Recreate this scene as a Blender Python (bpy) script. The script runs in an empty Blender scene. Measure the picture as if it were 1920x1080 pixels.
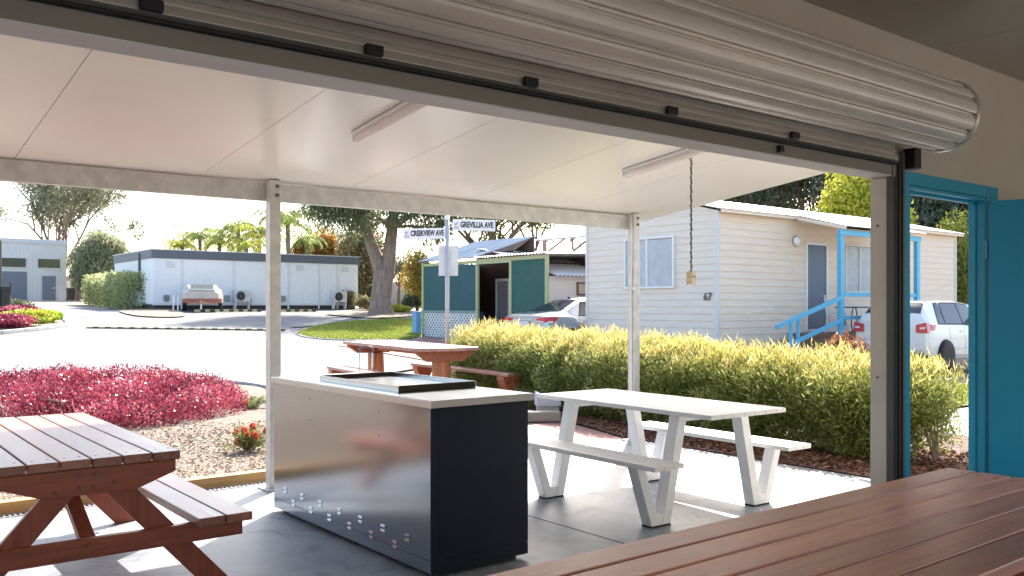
import bpy, math, random
import numpy as np
from mathutils import Vector, Matrix, Euler
R = math.radians
sc = bpy.context.scene
col = sc.collection

# ---------------------------------------------------------------- camera
F = 1663.0                      # focal length in photo pixels (1920 wide)
HEAD = R(51.75)                 # heading of the view from +X
CA, SA = math.cos(HEAD), math.sin(HEAD)
EYE = 1.45
cam_d = bpy.data.cameras.new("camera"); cam = bpy.data.objects.new("camera", cam_d)
col.objects.link(cam); sc.camera = cam
cam.location = (0, 0, EYE); cam.rotation_euler = (R(90), 0, HEAD - R(90))
cam_d.sensor_width = 36; cam_d.lens = F / 1920 * 36; cam_d.shift_y = 35 / 1920
cam_d.clip_start = 0.05; cam_d.clip_end = 1500

# ---------------------------------------------------------------- light
SUN_AZ, SUN_EL = 40.0, 38.5     # azimuth from +X towards +Y, elevation
w = bpy.data.worlds.new("World"); sc.world = w; w.use_nodes = True
nt = w.node_tree; nt.nodes.clear()
sky = nt.nodes.new('ShaderNodeTexSky'); sky.sky_type = 'NISHITA'; sky.sun_disc = False
sky.sun_elevation = R(SUN_EL); sky.sun_rotation = R(90 - SUN_AZ)
sky.air_density = 1.0; sky.dust_density = 2.5; sky.ozone_density = 1.0
bg = nt.nodes.new('ShaderNodeBackground'); bg.inputs['Strength'].default_value = 0.15
wo = nt.nodes.new('ShaderNodeOutputWorld')
nt.links.new(sky.outputs[0], bg.inputs[0]); nt.links.new(bg.outputs[0], wo.inputs[0])
sl = bpy.data.lights.new("sun", 'SUN'); sl.energy = 4.6; sl.angle = R(0.53); sl.color = (1.0, 0.94, 0.86)
so = bpy.data.objects.new("sun", sl); col.objects.link(so)
_d = Vector((math.cos(R(SUN_AZ)) * math.cos(R(SUN_EL)), math.sin(R(SUN_AZ)) * math.cos(R(SUN_EL)), math.sin(R(SUN_EL))))
so.rotation_euler = _d.to_track_quat('Z', 'Y').to_euler(); so.location = (10, 10, 30)
sc.view_settings.view_transform = 'Standard'; sc.view_settings.look = 'None'
sc.view_settings.gamma = 1; sc.view_settings.exposure = 1.72
sc.cycles.max_bounces = 10; sc.cycles.diffuse_bounces = 6; sc.cycles.glossy_bounces = 4
sc.cycles.transparent_max_bounces = 12

# ---------------------------------------------------------------- measuring helpers
def g(y):                       # height of the gently rising ground
    return float(np.interp(y, [-200, 10, 17.7, 24, 31, 38, 45, 90, 400], [0, 0, .25, .42, .78, 1.12, 1.3, 2.1, 6]))
def at(px, d):                  # plan position of something seen at column px, d metres ahead
    r = (px - 960) / F
    return (d * (CA + SA * r), d * (SA - CA * r))
def hz(py, d): return EYE + (575 - py) * d / F
def ong(px, py):                # point of the ground seen at a pixel
    lo, hi = 2.0, 300.0
    for _ in range(60):
        m = (lo + hi) / 2; x, y = at(px, m)
        if hz(py, m) > g(y): lo = m
        else: hi = m
    return at(px, lo)

# ---------------------------------------------------------------- tagging
def tag(o, label=None, cat=None, group=None, kind=None):
    if label: o['label'] = label
    if cat: o['category'] = cat
    if group: o['group'] = group
    if kind: o['kind'] = kind
    return o
def thing(name, label, cat, loc=(0, 0, 0), rotz=0, group=None):
    o = bpy.data.objects.new(name, None); col.objects.link(o)
    o.empty_display_size = .2
    o.location = loc; o.rotation_euler = (0, 0, rotz)
    return tag(o, label, cat, group)
def copy_tree(o, parent=None):
    c = o.copy(); col.objects.link(c); c.parent = parent
    for ch in list(o.children): copy_tree(ch, c)
    return c
def root_loc(p):
    v = Vector((0, 0, 0))
    while p is not None: v += p.location; p = p.parent
    return v

# ---------------------------------------------------------------- mesh builder
class MB:
    def __init__(s): s.v = []; s.f = []
    def add(s, vs, fs):
        b = len(s.v); s.v += [tuple(v) for v in vs]; s.f += [tuple(i + b for i in f) for f in fs]; return s
    def box(s, x0, x1, y0, y1, z0, z1):
        return s.add([(x0,y0,z0),(x1,y0,z0),(x1,y1,z0),(x0,y1,z0),(x0,y0,z1),(x1,y0,z1),(x1,y1,z1),(x0,y1,z1)],
                     [(3,2,1,0),(4,5,6,7),(0,1,5,4),(1,2,6,5),(2,3,7,6),(3,0,4,7)])
    def bar(s, a, b, w, h, up=(0, 0, 1)):       # rectangular bar from a to b; w across, h along up
        a = Vector(a); b = Vector(b); d = (b - a).normalized(); u = Vector(up)
        sd = d.cross(u)
        if sd.length < 1e-4: sd = d.cross(Vector((1, 0, 0)))
        sd.normalize(); u = sd.cross(d).normalized()
        p = []
        for q in (a, b):
            for i, j in ((-1,-1),(1,-1),(1,1),(-1,1)): p.append(q + sd * (w/2*i) + u * (h/2*j))
        return s.add(p, [(3,2,1,0),(4,5,6,7),(0,1,5,4),(1,2,6,5),(2,3,7,6),(3,0,4,7)])
    def prism(s, pts, axis, a, b):              # 2D outline extruded along an axis
        n = len(pts)
        def P(p, t): return {'x': (t, p[0], p[1]), 'y': (p[0], t, p[1]), 'z': (p[0], p[1], t)}[axis]
        vs = [P(p, a) for p in pts] + [P(p, b) for p in pts]
        fs = [tuple(range(n))[::-1], tuple(range(n, 2*n))] + [(i, (i+1) % n, n + (i+1) % n, n + i) for i in range(n)]
        return s.add(vs, fs)
    def tube(s, path, rad, n=8, caps=True):
        path = [Vector(p) for p in path]
        if not hasattr(rad, '__len__'): rad = [rad] * len(path)
        vs = []; fs = []; ref = None
        for i, p in enumerate(path):
            d = (path[min(i+1, len(path)-1)] - path[max(i-1, 0)])
            d = d.normalized() if d.length > 1e-9 else Vector((0,0,1))
            if ref is None: ref = d.orthogonal().normalized()
            ref = (ref - d * ref.dot(d)); ref = ref.normalized() if ref.length > 1e-6 else d.orthogonal().normalized()
            q = d.cross(ref)
            for k in range(n):
                a = 2 * math.pi * k / n
                vs.append(p + (ref * math.cos(a) + q * math.sin(a)) * rad[i])
        for i in range(len(path) - 1):
            for k in range(n): fs.append((i*n+k, i*n+(k+1) % n, (i+1)*n+(k+1) % n, (i+1)*n+k))
        if caps: fs += [tuple(range(n))[::-1], tuple(range((len(path)-1)*n, len(path)*n))]
        return s.add(vs, fs)
    def lathe(s, prof, c, axis='z', n=24):      # profile of (radius, height)
        vs = []; fs = []
        for r_, h in prof:
            for k in range(n):
                a = 2*math.pi*k/n; x = math.cos(a)*r_; y = math.sin(a)*r_
                vs.append({'z': (c[0]+x, c[1]+y, c[2]+h), 'y': (c[0]+x, c[1]+h, c[2]+y), 'x': (c[0]+h, c[1]+x, c[2]+y)}[axis])
        for i in range(len(prof)-1):
            for k in range(n): fs.append((i*n+k, i*n+(k+1) % n, (i+1)*n+(k+1) % n, (i+1)*n+k))
        fs += [tuple(range(n))[::-1], tuple(range((len(prof)-1)*n, len(prof)*n))]
        return s.add(vs, fs)
    def build(s, name, m, parent=None, world=False, bevel=0, smooth=False, segs=2):
        vs = s.v
        if world and parent is not None:
            o_ = root_loc(parent); vs = [(v[0]-o_.x, v[1]-o_.y, v[2]-o_.z) for v in vs]
        me = bpy.data.meshes.new(name); me.from_pydata(vs, [], s.f); me.materials.append(m)
        import bmesh
        bm = bmesh.new(); bm.from_mesh(me); bmesh.ops.recalc_face_normals(bm, faces=bm.faces); bm.to_mesh(me); bm.free()
        if smooth: me.polygons.foreach_set('use_smooth', [True]*len(me.polygons))
        o = bpy.data.objects.new(name, me); col.objects.link(o)
        if parent is not None: o.parent = parent
        if bevel:
            b = o.modifiers.new('bevel', 'BEVEL'); b.width = bevel; b.segments = segs; b.limit_method = 'ANGLE'; b.angle_limit = R(40)
        return o
def struct(o): o['kind'] = 'structure'; return o
def stuff(o): o['kind'] = 'stuff'; return o
def xy(vs): return vs

def fastmesh(name, V, nper, m, parent=None, var=None, var2=None):
    """V: (N*nper,3) vertices of separate n-gons"""
    V = np.asarray(V, dtype=np.float32).reshape(-1, 3); n = len(V) // nper
    if parent is not None:
        o_ = root_loc(parent); V = V - np.array([o_.x, o_.y, o_.z], dtype=np.float32)
    me = bpy.data.meshes.new(name)
    me.vertices.add(len(V)); me.vertices.foreach_set('co', V.ravel())
    me.loops.add(len(V)); me.loops.foreach_set('vertex_index', np.arange(len(V), dtype=np.int32))
    me.polygons.add(n); me.polygons.foreach_set('loop_start', np.arange(0, len(V), nper, dtype=np.int32))
    try: me.polygons.foreach_set('loop_total', np.full(n, nper, dtype=np.int32))
    except Exception: pass
    for nm, va in (('var', var), ('tip', var2)):
        if va is not None:
            a = me.attributes.new(nm, 'FLOAT', 'POINT'); a.data.foreach_set('value', np.repeat(np.asarray(va, dtype=np.float32), nper))
    me.materials.append(m); me.update(calc_edges=True)
    o = bpy.data.objects.new(name, me); col.objects.link(o)
    if parent is not None: o.parent = parent
    return o
rng = np.random.default_rng(7)
def unit(a): return a / np.maximum(np.linalg.norm(a, axis=1, keepdims=True), 1e-9)
def leaf_verts(C, D, L, W):
    C = np.asarray(C); D = unit(np.asarray(D)); n = len(C)
    S = unit(np.cross(D, rng.normal(size=(n, 3))))
    L = np.asarray(L).reshape(-1, 1) * np.ones((n, 1)); W = np.asarray(W).reshape(-1, 1) * np.ones((n, 1))
    return np.stack([C - D*L/2, C + S*W/2 - D*L*.08, C + D*L/2, C - S*W/2 - D*L*.08], axis=1).reshape(-1, 3)

# ---------------------------------------------------------------- materials
MATS = {}
def _n(nt, t, **kw):
    n = nt.nodes.new(t)
    for k, v in kw.items(): setattr(n, k, v)
    return n
def M(name, base, rough=.6, metal=0, var=.12, scale=4, stretch=(1, 1, 1), bump=0, bscale=60, spec=.5, rvar=0, dirt=None, dscale=1.2, coat=0, aniso=0):
    if name in MATS: return MATS[name]
    m = bpy.data.materials.new(name); m.use_nodes = True; nt = m.node_tree
    b = nt.nodes['Principled BSDF']; b.inputs['Metallic'].default_value = metal
    b.inputs['Roughness'].default_value = rough; b.inputs['Specular IOR Level'].default_value = spec
    if coat: b.inputs['Coat Weight'].default_value = coat; b.inputs['Coat Roughness'].default_value = .08
    if aniso: b.inputs['Anisotropic'].default_value = aniso
    tc = _n(nt, 'ShaderNodeTexCoord'); mp = _n(nt, 'ShaderNodeMapping'); mp.inputs['Scale'].default_value = stretch
    nt.links.new(tc.outputs['Object'], mp.inputs['Vector'])
    no = _n(nt, 'ShaderNodeTexNoise'); no.inputs['Scale'].default_value = scale; no.inputs['Detail'].default_value = 6; no.inputs['Roughness'].default_value = .62
    nt.links.new(mp.outputs[0], no.inputs['Vector'])
    rp = _n(nt, 'ShaderNodeValToRGB')
    rp.color_ramp.elements[0].position = .3; rp.color_ramp.elements[1].position = .7
    rp.color_ramp.elements[0].color = (*[max(0, c*(1-var)) for c in base], 1); rp.color_ramp.elements[1].color = (*[min(1, c*(1+var)) for c in base], 1)
    nt.links.new(no.outputs['Fac'], rp.inputs['Fac']); out = rp.outputs['Color']
    if dirt:
        n2 = _n(nt, 'ShaderNodeTexNoise'); n2.inputs['Scale'].default_value = dscale; n2.inputs['Detail'].default_value = 8; n2.inputs['Roughness'].default_value = .7; n2.inputs['Distortion'].default_value = 1.2
        nt.links.new(tc.outputs['Object'], n2.inputs['Vector'])
        r2 = _n(nt, 'ShaderNodeValToRGB'); r2.color_ramp.elements[0].position = .5; r2.color_ramp.elements[1].position = .72
        r2.color_ramp.elements[1].color = (dirt[3] if len(dirt) > 3 else .7,)*3 + (1,)
        mx = _n(nt, 'ShaderNodeMix', data_type='RGBA'); nt.links.new(n2.outputs['Fac'], r2.inputs['Fac'])
        nt.links.new(r2.outputs['Color'], mx.inputs['Factor']); nt.links.new(out, mx.inputs['A']); mx.inputs['B'].default_value = (*dirt[:3], 1)
        out = mx.outputs['Result']
    nt.links.new(out, b.inputs['Base Color'])
    if rvar:
        mr = _n(nt, 'ShaderNodeMapRange'); mr.inputs['To Min'].default_value = max(0, rough-rvar); mr.inputs['To Max'].default_value = min(1, rough+rvar)
        nt.links.new(no.outputs['Fac'], mr.inputs['Value']); nt.links.new(mr.outputs[0], b.inputs['Roughness'])
    if bump:
        n3 = _n(nt, 'ShaderNodeTexNoise'); n3.inputs['Scale'].default_value = bscale; n3.inputs['Detail'].default_value = 4
        nt.links.new(mp.outputs[0], n3.inputs['Vector'])
        bp = _n(nt, 'ShaderNodeBump'); bp.inputs['Strength'].default_value = bump; bp.inputs['Distance'].default_value = .01
        nt.links.new(n3.outputs['Fac'], bp.inputs['Height']); nt.links.new(bp.outputs[0], b.inputs['Normal'])
    MATS[name] = m; return m

def wood(name, base, rough=.42, axis='y', coat=0, dark=.35):
    """Stained timber: grain stretched along one axis, each board its own tone, a few knots."""
    if name in MATS: return MATS[name]
    m = bpy.data.materials.new(name); m.use_nodes = True; nt = m.node_tree; L = nt.links
    b = nt.nodes['Principled BSDF']
    tc = _n(nt, 'ShaderNodeTexCoord'); ge = _n(nt, 'ShaderNodeNewGeometry')
    ad = _n(nt, 'ShaderNodeVectorMath', operation='MULTIPLY_ADD')
    L.new(ge.outputs['Random Per Island'], ad.inputs[0]); ad.inputs[1].default_value = (17, 31, 9); L.new(tc.outputs['Object'], ad.inputs[2])
    mp = _n(nt, 'ShaderNodeMapping'); s = {'x': (1.6, 26, 26), 'y': (26, 1.6, 26), 'z': (26, 26, 1.6)}[axis]; mp.inputs['Scale'].default_value = s
    L.new(ad.outputs[0], mp.inputs['Vector'])
    n1 = _n(nt, 'ShaderNodeTexNoise'); n1.inputs['Scale'].default_value = 1.3; n1.inputs['Detail'].default_value = 9; n1.inputs['Roughness'].default_value = .68; n1.inputs['Distortion'].default_value = .5
    L.new(mp.outputs[0], n1.inputs['Vector'])
    rp = _n(nt, 'ShaderNodeValToRGB'); e = rp.color_ramp.elements
    e[0].position = .28; e[1].position = .74
    e[0].color = (*[c*dark for c in base], 1); e[1].color = (*[min(1, c*1.35) for c in base], 1)
    mid = rp.color_ramp.elements.new(.5); mid.color = (*base, 1)
    L.new(n1.outputs['Fac'], rp.inputs['Fac'])
    mr = _n(nt, 'ShaderNodeMapRange'); mr.inputs['To Min'].default_value = .72; mr.inputs['To Max'].default_value = 1.25; L.new(ge.outputs['Random Per Island'], mr.inputs['Value'])
    mu = _n(nt, 'ShaderNodeVectorMath', operation='SCALE'); L.new(rp.outputs['Color'], mu.inputs[0]); L.new(mr.outputs[0], mu.inputs['Scale'])
    # worn, greyer patches
    n2 = _n(nt, 'ShaderNodeTexNoise'); n2.inputs['Scale'].default_value = 3.2; n2.inputs['Detail'].default_value = 7; L.new(ad.outputs[0], n2.inputs['Vector'])
    r2 = _n(nt, 'ShaderNodeValToRGB'); r2.color_ramp.elements[0].position = .52; r2.color_ramp.elements[1].position = .8; r2.color_ramp.elements[1].color = (.45,)*3+(1,)
    L.new(n2.outputs['Fac'], r2.inputs['Fac'])
    mx = _n(nt, 'ShaderNodeMix', data_type='RGBA'); L.new(r2.outputs['Color'], mx.inputs['Factor']); L.new(mu.outputs[0], mx.inputs['A']); mx.inputs['B'].default_value = (*[c*.7+.05 for c in base], 1)
    # knots
    vo = _n(nt, 'ShaderNodeTexVoronoi'); vo.inputs['Scale'].default_value = 1.0; mk = _n(nt, 'ShaderNodeMapping')
    mk.inputs['Scale'].default_value = {'x': (1.2, 5, 5), 'y': (5, 1.2, 5), 'z': (5, 5, 1.2)}[axis]; L.new(ad.outputs[0], mk.inputs['Vector']); L.new(mk.outputs[0], vo.inputs['Vector'])
    rk = _n(nt, 'ShaderNodeValToRGB'); rk.color_ramp.elements[0].position = .03; rk.color_ramp.elements[0].color = (.75,)*3+(1,); rk.color_ramp.elements[1].position = .13; rk.color_ramp.elements[1].color = (0, 0, 0, 1)
    L.new(vo.outputs['Distance'], rk.inputs['Fac'])
    m2 = _n(nt, 'ShaderNodeMix', data_type='RGBA'); L.new(rk.outputs['Color'], m2.inputs['Factor']); L.new(mx.outputs['Result'], m2.inputs['A']); m2.inputs['B'].default_value = (*[c*.25 for c in base], 1)
    L.new(m2.outputs['Result'], b.inputs['Base Color'])
    if coat: b.inputs['Coat Weight'].default_value = coat; b.inputs['Coat Roughness'].default_value = .28
    rr = _n(nt, 'ShaderNodeMapRange'); rr.inputs['To Min'].default_value = rough-.1; rr.inputs['To Max'].default_value = rough+.16; L.new(n1.outputs['Fac'], rr.inputs['Value']); L.new(rr.outputs[0], b.inputs['Roughness'])
    bp = _n(nt, 'ShaderNodeBump'); bp.inputs['Strength'].default_value = .25; bp.inputs['Distance'].default_value = .003; L.new(n1.outputs['Fac'], bp.inputs['Height']); L.new(bp.outputs[0], b.inputs['Normal'])
    MATS[name] = m; return m

def leafm(name, cols, tipcols=None, trans=.35, rough=.5):
    if name in MATS: return MATS[name]
    m = bpy.data.materials.new(name); m.use_nodes = True; nt = m.node_tree; L = nt.links; nt.nodes.clear()
    at_ = _n(nt, 'ShaderNodeAttribute', attribute_name='var')
    def ramp(cs):
        r_ = _n(nt, 'ShaderNodeValToRGB'); e = r_.color_ramp.elements
        for i, c in enumerate(cs):
            p = i / max(1, len(cs)-1)
            if i == 0: e[0].position = 0; e[0].color = (*c, 1)
            elif i == len(cs)-1: e[-1].position = 1; e[-1].color = (*c, 1)
            else: q = e.new(p); q.color = (*c, 1)
        L.new(at_.outputs['Fac'], r_.inputs['Fac']); return r_.outputs['Color']
    c = ramp(cols)
    if tipcols:
        c2 = ramp(tipcols); a2 = _n(nt, 'ShaderNodeAttribute', attribute_name='tip')
        mx = _n(nt, 'ShaderNodeMix', data_type='RGBA'); L.new(a2.outputs['Fac'], mx.inputs['Factor']); L.new(c, mx.inputs['A']); L.new(c2, mx.inputs['B']); c = mx.outputs['Result']
    p = _n(nt, 'ShaderNodeBsdfPrincipled'); p.inputs['Roughness'].default_value = rough; p.inputs['Specular IOR Level'].default_value = .4
    t = _n(nt, 'ShaderNodeBsdfTranslucent'); ms = _n(nt, 'ShaderNodeMixShader'); ms.inputs[0].default_value = trans
    o = _n(nt, 'ShaderNodeOutputMaterial')
    L.new(c, p.inputs['Base Color']); L.new(c, t.inputs['Color']); L.new(p.outputs[0], ms.inputs[1]); L.new(t.outputs[0], ms.inputs[2]); L.new(ms.outputs[0], o.inputs['Surface'])
    MATS[name] = m; return m

def glassm(name, tint=(.05, .06, .07), rough=.04, tr=.3, tc=(.6, .65, .66)):
    if name in MATS: return MATS[name]
    m = bpy.data.materials.new(name); m.use_nodes = True; nt = m.node_tree; L = nt.links
    p = nt.nodes['Principled BSDF']; p.inputs['Base Color'].default_value = (*tint, 1); p.inputs['Roughness'].default_value = rough; p.inputs['Specular IOR Level'].default_value = .9
    t = _n(nt, 'ShaderNodeBsdfTransparent'); t.inputs[0].default_value = (*tc, 1); ms = _n(nt, 'ShaderNodeMixShader'); ms.inputs[0].default_value = tr
    L.new(p.outputs[0], ms.inputs[1]); L.new(t.outputs[0], ms.inputs[2]); L.new(ms.outputs[0], nt.nodes['Material Output'].inputs['Surface'])
    MATS[name] = m; return m

WHITE = M('white_paint', (.78, .78, .77), .38, var=.04, scale=3, bump=.03)
WHITE_ST = M('white_powder_coat', (.82, .82, .82), .45, var=.05, scale=7, bump=.08, bscale=120, dirt=(.6, .58, .55, .35), dscale=2.5)
CREAM_W = M('interior_wall_paint', (.57, .50, .395), .7, var=.05, scale=2, bump=.06, bscale=160)
CEIL = M('interior_ceiling_paint', (.46, .41, .335), .6, var=.04, scale=1.5)
LINTEL_F = M('lintel_face_shaded', (.27, .235, .195), .5, var=.06, scale=3)  # darker copy of the lintel colour, shade of the inner face painted in
LINTEL = M('lintel_underside_lit', (.80, .76, .72), .5, var=.05, scale=3, stretch=(.3, 3, 3))  # lightened in colour for sunlight bounced up onto the underside
JAMB = M('jamb_paint', (.70, .64, .56), .5, var=.04, scale=4, dirt=(.45, .4, .34, .3), dscale=3)
PANEL = M('sandwich_panel', (.84, .805, .745), .2, var=.02, scale=.8, spec=.5, dirt=(.76, .71, .64, .35), dscale=.9)
GALV = M('galvanised_steel', (.62, .61, .575), .45, metal=.2, var=.16, scale=9, stretch=(1, 1, 1), rvar=.12, dirt=(.48, .465, .43, .6), dscale=6)
SHUT = M('shutter_steel', (.76, .69, .585), .32, metal=.12, var=.03, scale=1.2, dirt=(.44, .40, .34, .4), dscale=1.4)
BLACKR = M('black_rubber', (.012, .012, .012), .6)
DARKM = M('dark_bronze_channel', (.10, .085, .072), .45, metal=.3)
TEAL = M('teal_paint', (.016, .345, .53), .38, var=.05, scale=3, bump=.05, bscale=90)
STEEL = M('brushed_stainless', (.33, .345, .375), .17, metal=1, var=.012, scale=1.2)
STEELT = M('stainless_benchtop', (.62, .62, .61), .24, metal=1, var=.03, scale=4, rvar=.06, dirt=(.52, .52, .52, .4), dscale=3)
NAVY = M('navy_powder_coat', (.011, .014, .028), .45, var=.15, scale=3, bump=.05, bscale=200, spec=.25)
GRIDDLE = M('black_griddle_rim', (.035, .026, .02), .35, metal=.6, var=.4, scale=8)
BLACKM = M('black_steel', (.02, .02, .022), .4, metal=.3)
GREYM = M('grey_steel', (.3, .31, .32), .4, metal=.6)
CHROME = M('chrome', (.7, .7, .7), .12, metal=1)
BOLT = M('bolt_steel', (.20, .10, .07), .45, metal=.4)
WOOD_Y = wood('stained_timber_long', (.34, .135, .085), axis='y', rough=.28, dark=.6)
WOOD_X = wood('stained_timber_cross', (.37, .088, .042), axis='x', rough=.38, dark=.62)
WOOD_Z = wood('stained_timber_legs', (.37, .088, .042), axis='z', rough=.38, dark=.62)
WOODN_X = wood('stained_timber_near', (.235, .088, .056), axis='x', rough=.36)
REDGUM = wood('red_gum_slab', (.42, .135, .06), axis='y', rough=.55)
REDGUM_T = wood('weathered_gum_top', (.50, .26, .19), axis='y', rough=.5)
REDGUM_Z = wood('red_gum_post', (.45, .16, .065), axis='z', rough=.55)
# ================================================================ GROUND
def sheet(name, pts, m, dz, step=3.0, y_follow=True):
    """flat polygon laid over the rising ground: cut into strips along Y so it follows the slope"""
    import bmesh
    bm = bmesh.new(); vs = [bm.verts.new((p[0], p[1], 0)) for p in pts]; bm.faces.new(vs)
    ys = [p[1] for p in pts]; y0, y1 = min(ys), max(ys)
    cuts = [10, 17.7, 24, 31, 38, 45, 90]
    for c in cuts:
        if y0 < c < y1:
            bmesh.ops.bisect_plane(bm, geom=bm.verts[:]+bm.edges[:]+bm.faces[:], plane_co=(0, c, 0), plane_no=(0, 1, 0))
    for v in bm.verts: v.co.z = g(v.co.y) + dz
    bmesh.ops.triangulate(bm, faces=bm.faces)
    bmesh.ops.recalc_face_normals(bm, faces=bm.faces)
    for f in bm.faces:
        if f.normal.z < 0: f.normal_flip()
    me = bpy.data.meshes.new(name); bm.to_mesh(me); bm.free(); me.materials.append(m)
    o = bpy.data.objects.new(name, me); col.objects.link(o); return struct(o)

GROUND = M('dry_ground', (.24, .20, .15), .9, var=.3, scale=.6, bump=.4, bscale=8)
ASPH = M('pale_asphalt', (.205, .202, .196), .9, var=.25, scale=.9, bump=.5, bscale=45, dirt=(.14, .137, .132, .7), dscale=.35, spec=.2)
CONC = M('smooth_concrete', (.27, .285, .305), .46, var=.3, scale=1.8, spec=.4, rvar=.12, bump=.05, bscale=40, dirt=(.07, .085, .11, .95), dscale=2.3)
PATHM_ = None
PATHM = M('pale_concrete_path', (.33, .32, .305), .8, var=.1, scale=2, bump=.2, bscale=60)
KERBM = M('kerb_concrete', (.45, .44, .42), .8, var=.12, scale=3, bump=.2)
def chipmat(name, cols, scale):
    m = bpy.data.materials.new(name); m.use_nodes = True; nt = m.node_tree; L = nt.links; b = nt.nodes['Principled BSDF']; b.inputs['Roughness'].default_value = .85
    tc = _n(nt, 'ShaderNodeTexCoord'); mp = _n(nt, 'ShaderNodeMapping'); mp.inputs['Scale'].default_value = (1, 1.8, 1); mp.inputs['Rotation'].default_value = (0, 0, .6); L.new(tc.outputs['Object'], mp.inputs['Vector'])
    nz = _n(nt, 'ShaderNodeTexNoise'); nz.inputs['Scale'].default_value = 14; L.new(mp.outputs[0], nz.inputs['Vector'])
    av = _n(nt, 'ShaderNodeMix', data_type='VECTOR'); av.inputs['Factor'].default_value = .12; L.new(mp.outputs[0], av.inputs['A']); L.new(nz.outputs['Color'], av.inputs['B'])
    v = _n(nt, 'ShaderNodeTexVoronoi'); v.inputs['Scale'].default_value = scale; L.new(av.outputs['Result'], v.inputs['Vector'])
    r_ = _n(nt, 'ShaderNodeValToRGB'); r_.color_ramp.interpolation = 'CONSTANT'; e = r_.color_ramp.elements
    for i, c in enumerate(cols):
        if i < 2: e[i].position = i/len(cols); e[i].color = (*c, 1)
        else: q = e.new(i/len(cols)); q.color = (*c, 1)
    sp = _n(nt, 'ShaderNodeSeparateColor'); L.new(v.outputs['Color'], sp.inputs[0]); L.new(sp.outputs[0], r_.inputs['Fac']); L.new(r_.outputs[0], b.inputs['Base Color'])
    bp = _n(nt, 'ShaderNodeBump'); bp.inputs['Strength'].default_value = .9; bp.inputs['Distance'].default_value = .02; L.new(v.outputs['Distance'], bp.inputs['Height']); L.new(bp.outputs[0], b.inputs['Normal'])
    return m
MULCH_P = chipmat('pale_wood_chips', [(.34, .27, .2), (.12, .085, .06), (.42, .34, .26), (.24, .17, .12), (.5, .42, .33), (.08, .055, .04), (.3, .23, .17)], 62)
MULCH_R = chipmat('red_brown_bark', [(.16, .06, .035), (.05, .022, .015), (.22, .09, .055), (.09, .04, .025), (.3, .15, .09), (.03, .015, .01)], 30)
def brickmat():
    m = bpy.data.materials.new('red_brick_paving'); m.use_nodes = True; nt = m.node_tree; L = nt.links; b = nt.nodes['Principled BSDF']; b.inputs['Roughness'].default_value = .8
    tc = _n(nt, 'ShaderNodeTexCoord'); br = _n(nt, 'ShaderNodeTexBrick'); br.inputs['Scale'].default_value = 4.4
    br.inputs['Color1'].default_value = (.34, .15, .12, 1); br.inputs['Color2'].default_value = (.25, .12, .1, 1); br.inputs['Mortar'].default_value = (.3, .25, .22, 1); br.inputs['Mortar Size'].default_value = .012
    L.new(tc.outputs['Object'], br.inputs['Vector']); L.new(br.outputs['Color'], b.inputs['Base Color']); return m
BRICKP = brickmat()
GRASSG = M('lawn_soil', (.12, .14, .035), .9, var=.4, scale=3)

ground_pts = [(-400, -300), (500, -300), (500, 700), (-400, 700)]
sheet('ground', ground_pts, GROUND, -.06)
sheet('road', [(-120, 6.9), (6.6, 6.9), (8.5, 15), (12.8, 17.3), (13.5, 30), (40, 42), (40, 45.2), (13, 45.2), (11.5, 48), (11, 92), (-120, 92)], ASPH, -.02)
# concrete slab shared by room and canopy
slab = MB().box(-14, 7.04, -7, 6.93, -.12, 0).box(7.04, 7.78, -7, 2.36, -.12, 0).build('floor', CONC, bevel=.006); struct(slab)
# sawcut joints: thin dark grout sheets 4 mm above the slab
JOINT = M('joint_filler', (.12, .12, .12), .8)
jn = MB(); jn.box(3.8975, 3.8995, -4.4, 6.92, .0, .003); jn.box(.297, .301, -4.4, 6.92, .0, .003); jn.box(-8.9, 3.894, 2.52, 2.528, .0, .003); jn.box(3.904, 7.03, 2.52, 2.528, .0, .003)
struct(jn.build('slab_joint', JOINT))
struct(MB().box(-14, 12, -16, -7.001, -.12, -.01).build('rear_bounce_apron', PATHM))  # unseen pale slab added to bounce sunlight into the room
path = sheet('path', [(3.3, 7.05), (6.6, 7.05), (7.5, 9.4), (8.2, 14.5), (6.5, 16.5), (5.9, 14.4), (5.75, 12), (4.75, 9), (3.7, 7.3)], PATHM, -.012)
sheet('brick_path', [(6.35, 6.96), (7.06, 6.96), (7.75, 9.3), (8.3, 12.5), (8.0, 12.5), (7.35, 9.4), (6.55, 7.4)], BRICKP, -.006)
p = [ong(560, 645), ong(640, 641), ong(790, 637), ong(920, 637), ong(950, 660), ong(900, 672), ong(700, 655)]
sheet('brick_paving', [(11.0, 17.2), (15.9, 17.2), (15.9, 24.5), (14.4, 25.6), (11.5, 22.5)], BRICKP, 0.0)
sheet('mulch_bed', [(-12, 7.17), (3.62, 7.17), (4.6, 9), (5.6, 12), (5.7, 14.0), (5.2, 15.0), (4.0, 15.6), (0, 16.2), (-12, 17)], MULCH_P, .02)
sheet('bark_bed', [(7.0, 2.4), (9.7, 2.4), (10.0, 4), (10.6, 9), (10.6, 13.4), (8.7, 14.2), (8.35, 12.5), (7.8, 9.3), (7.04, 6.94)], MULCH_R, .012)
sheet('driveway', [(9.6, -6), (9.9, 2.5), (10.3, 6.0), (30, 6.0), (30, -6)], PATHM, -.008)
sheet('side_lawn', [(10.4, 6.1), (26, 6.1), (26, 7.6), (10.6, 7.6)], GRASSG, .0)
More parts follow.
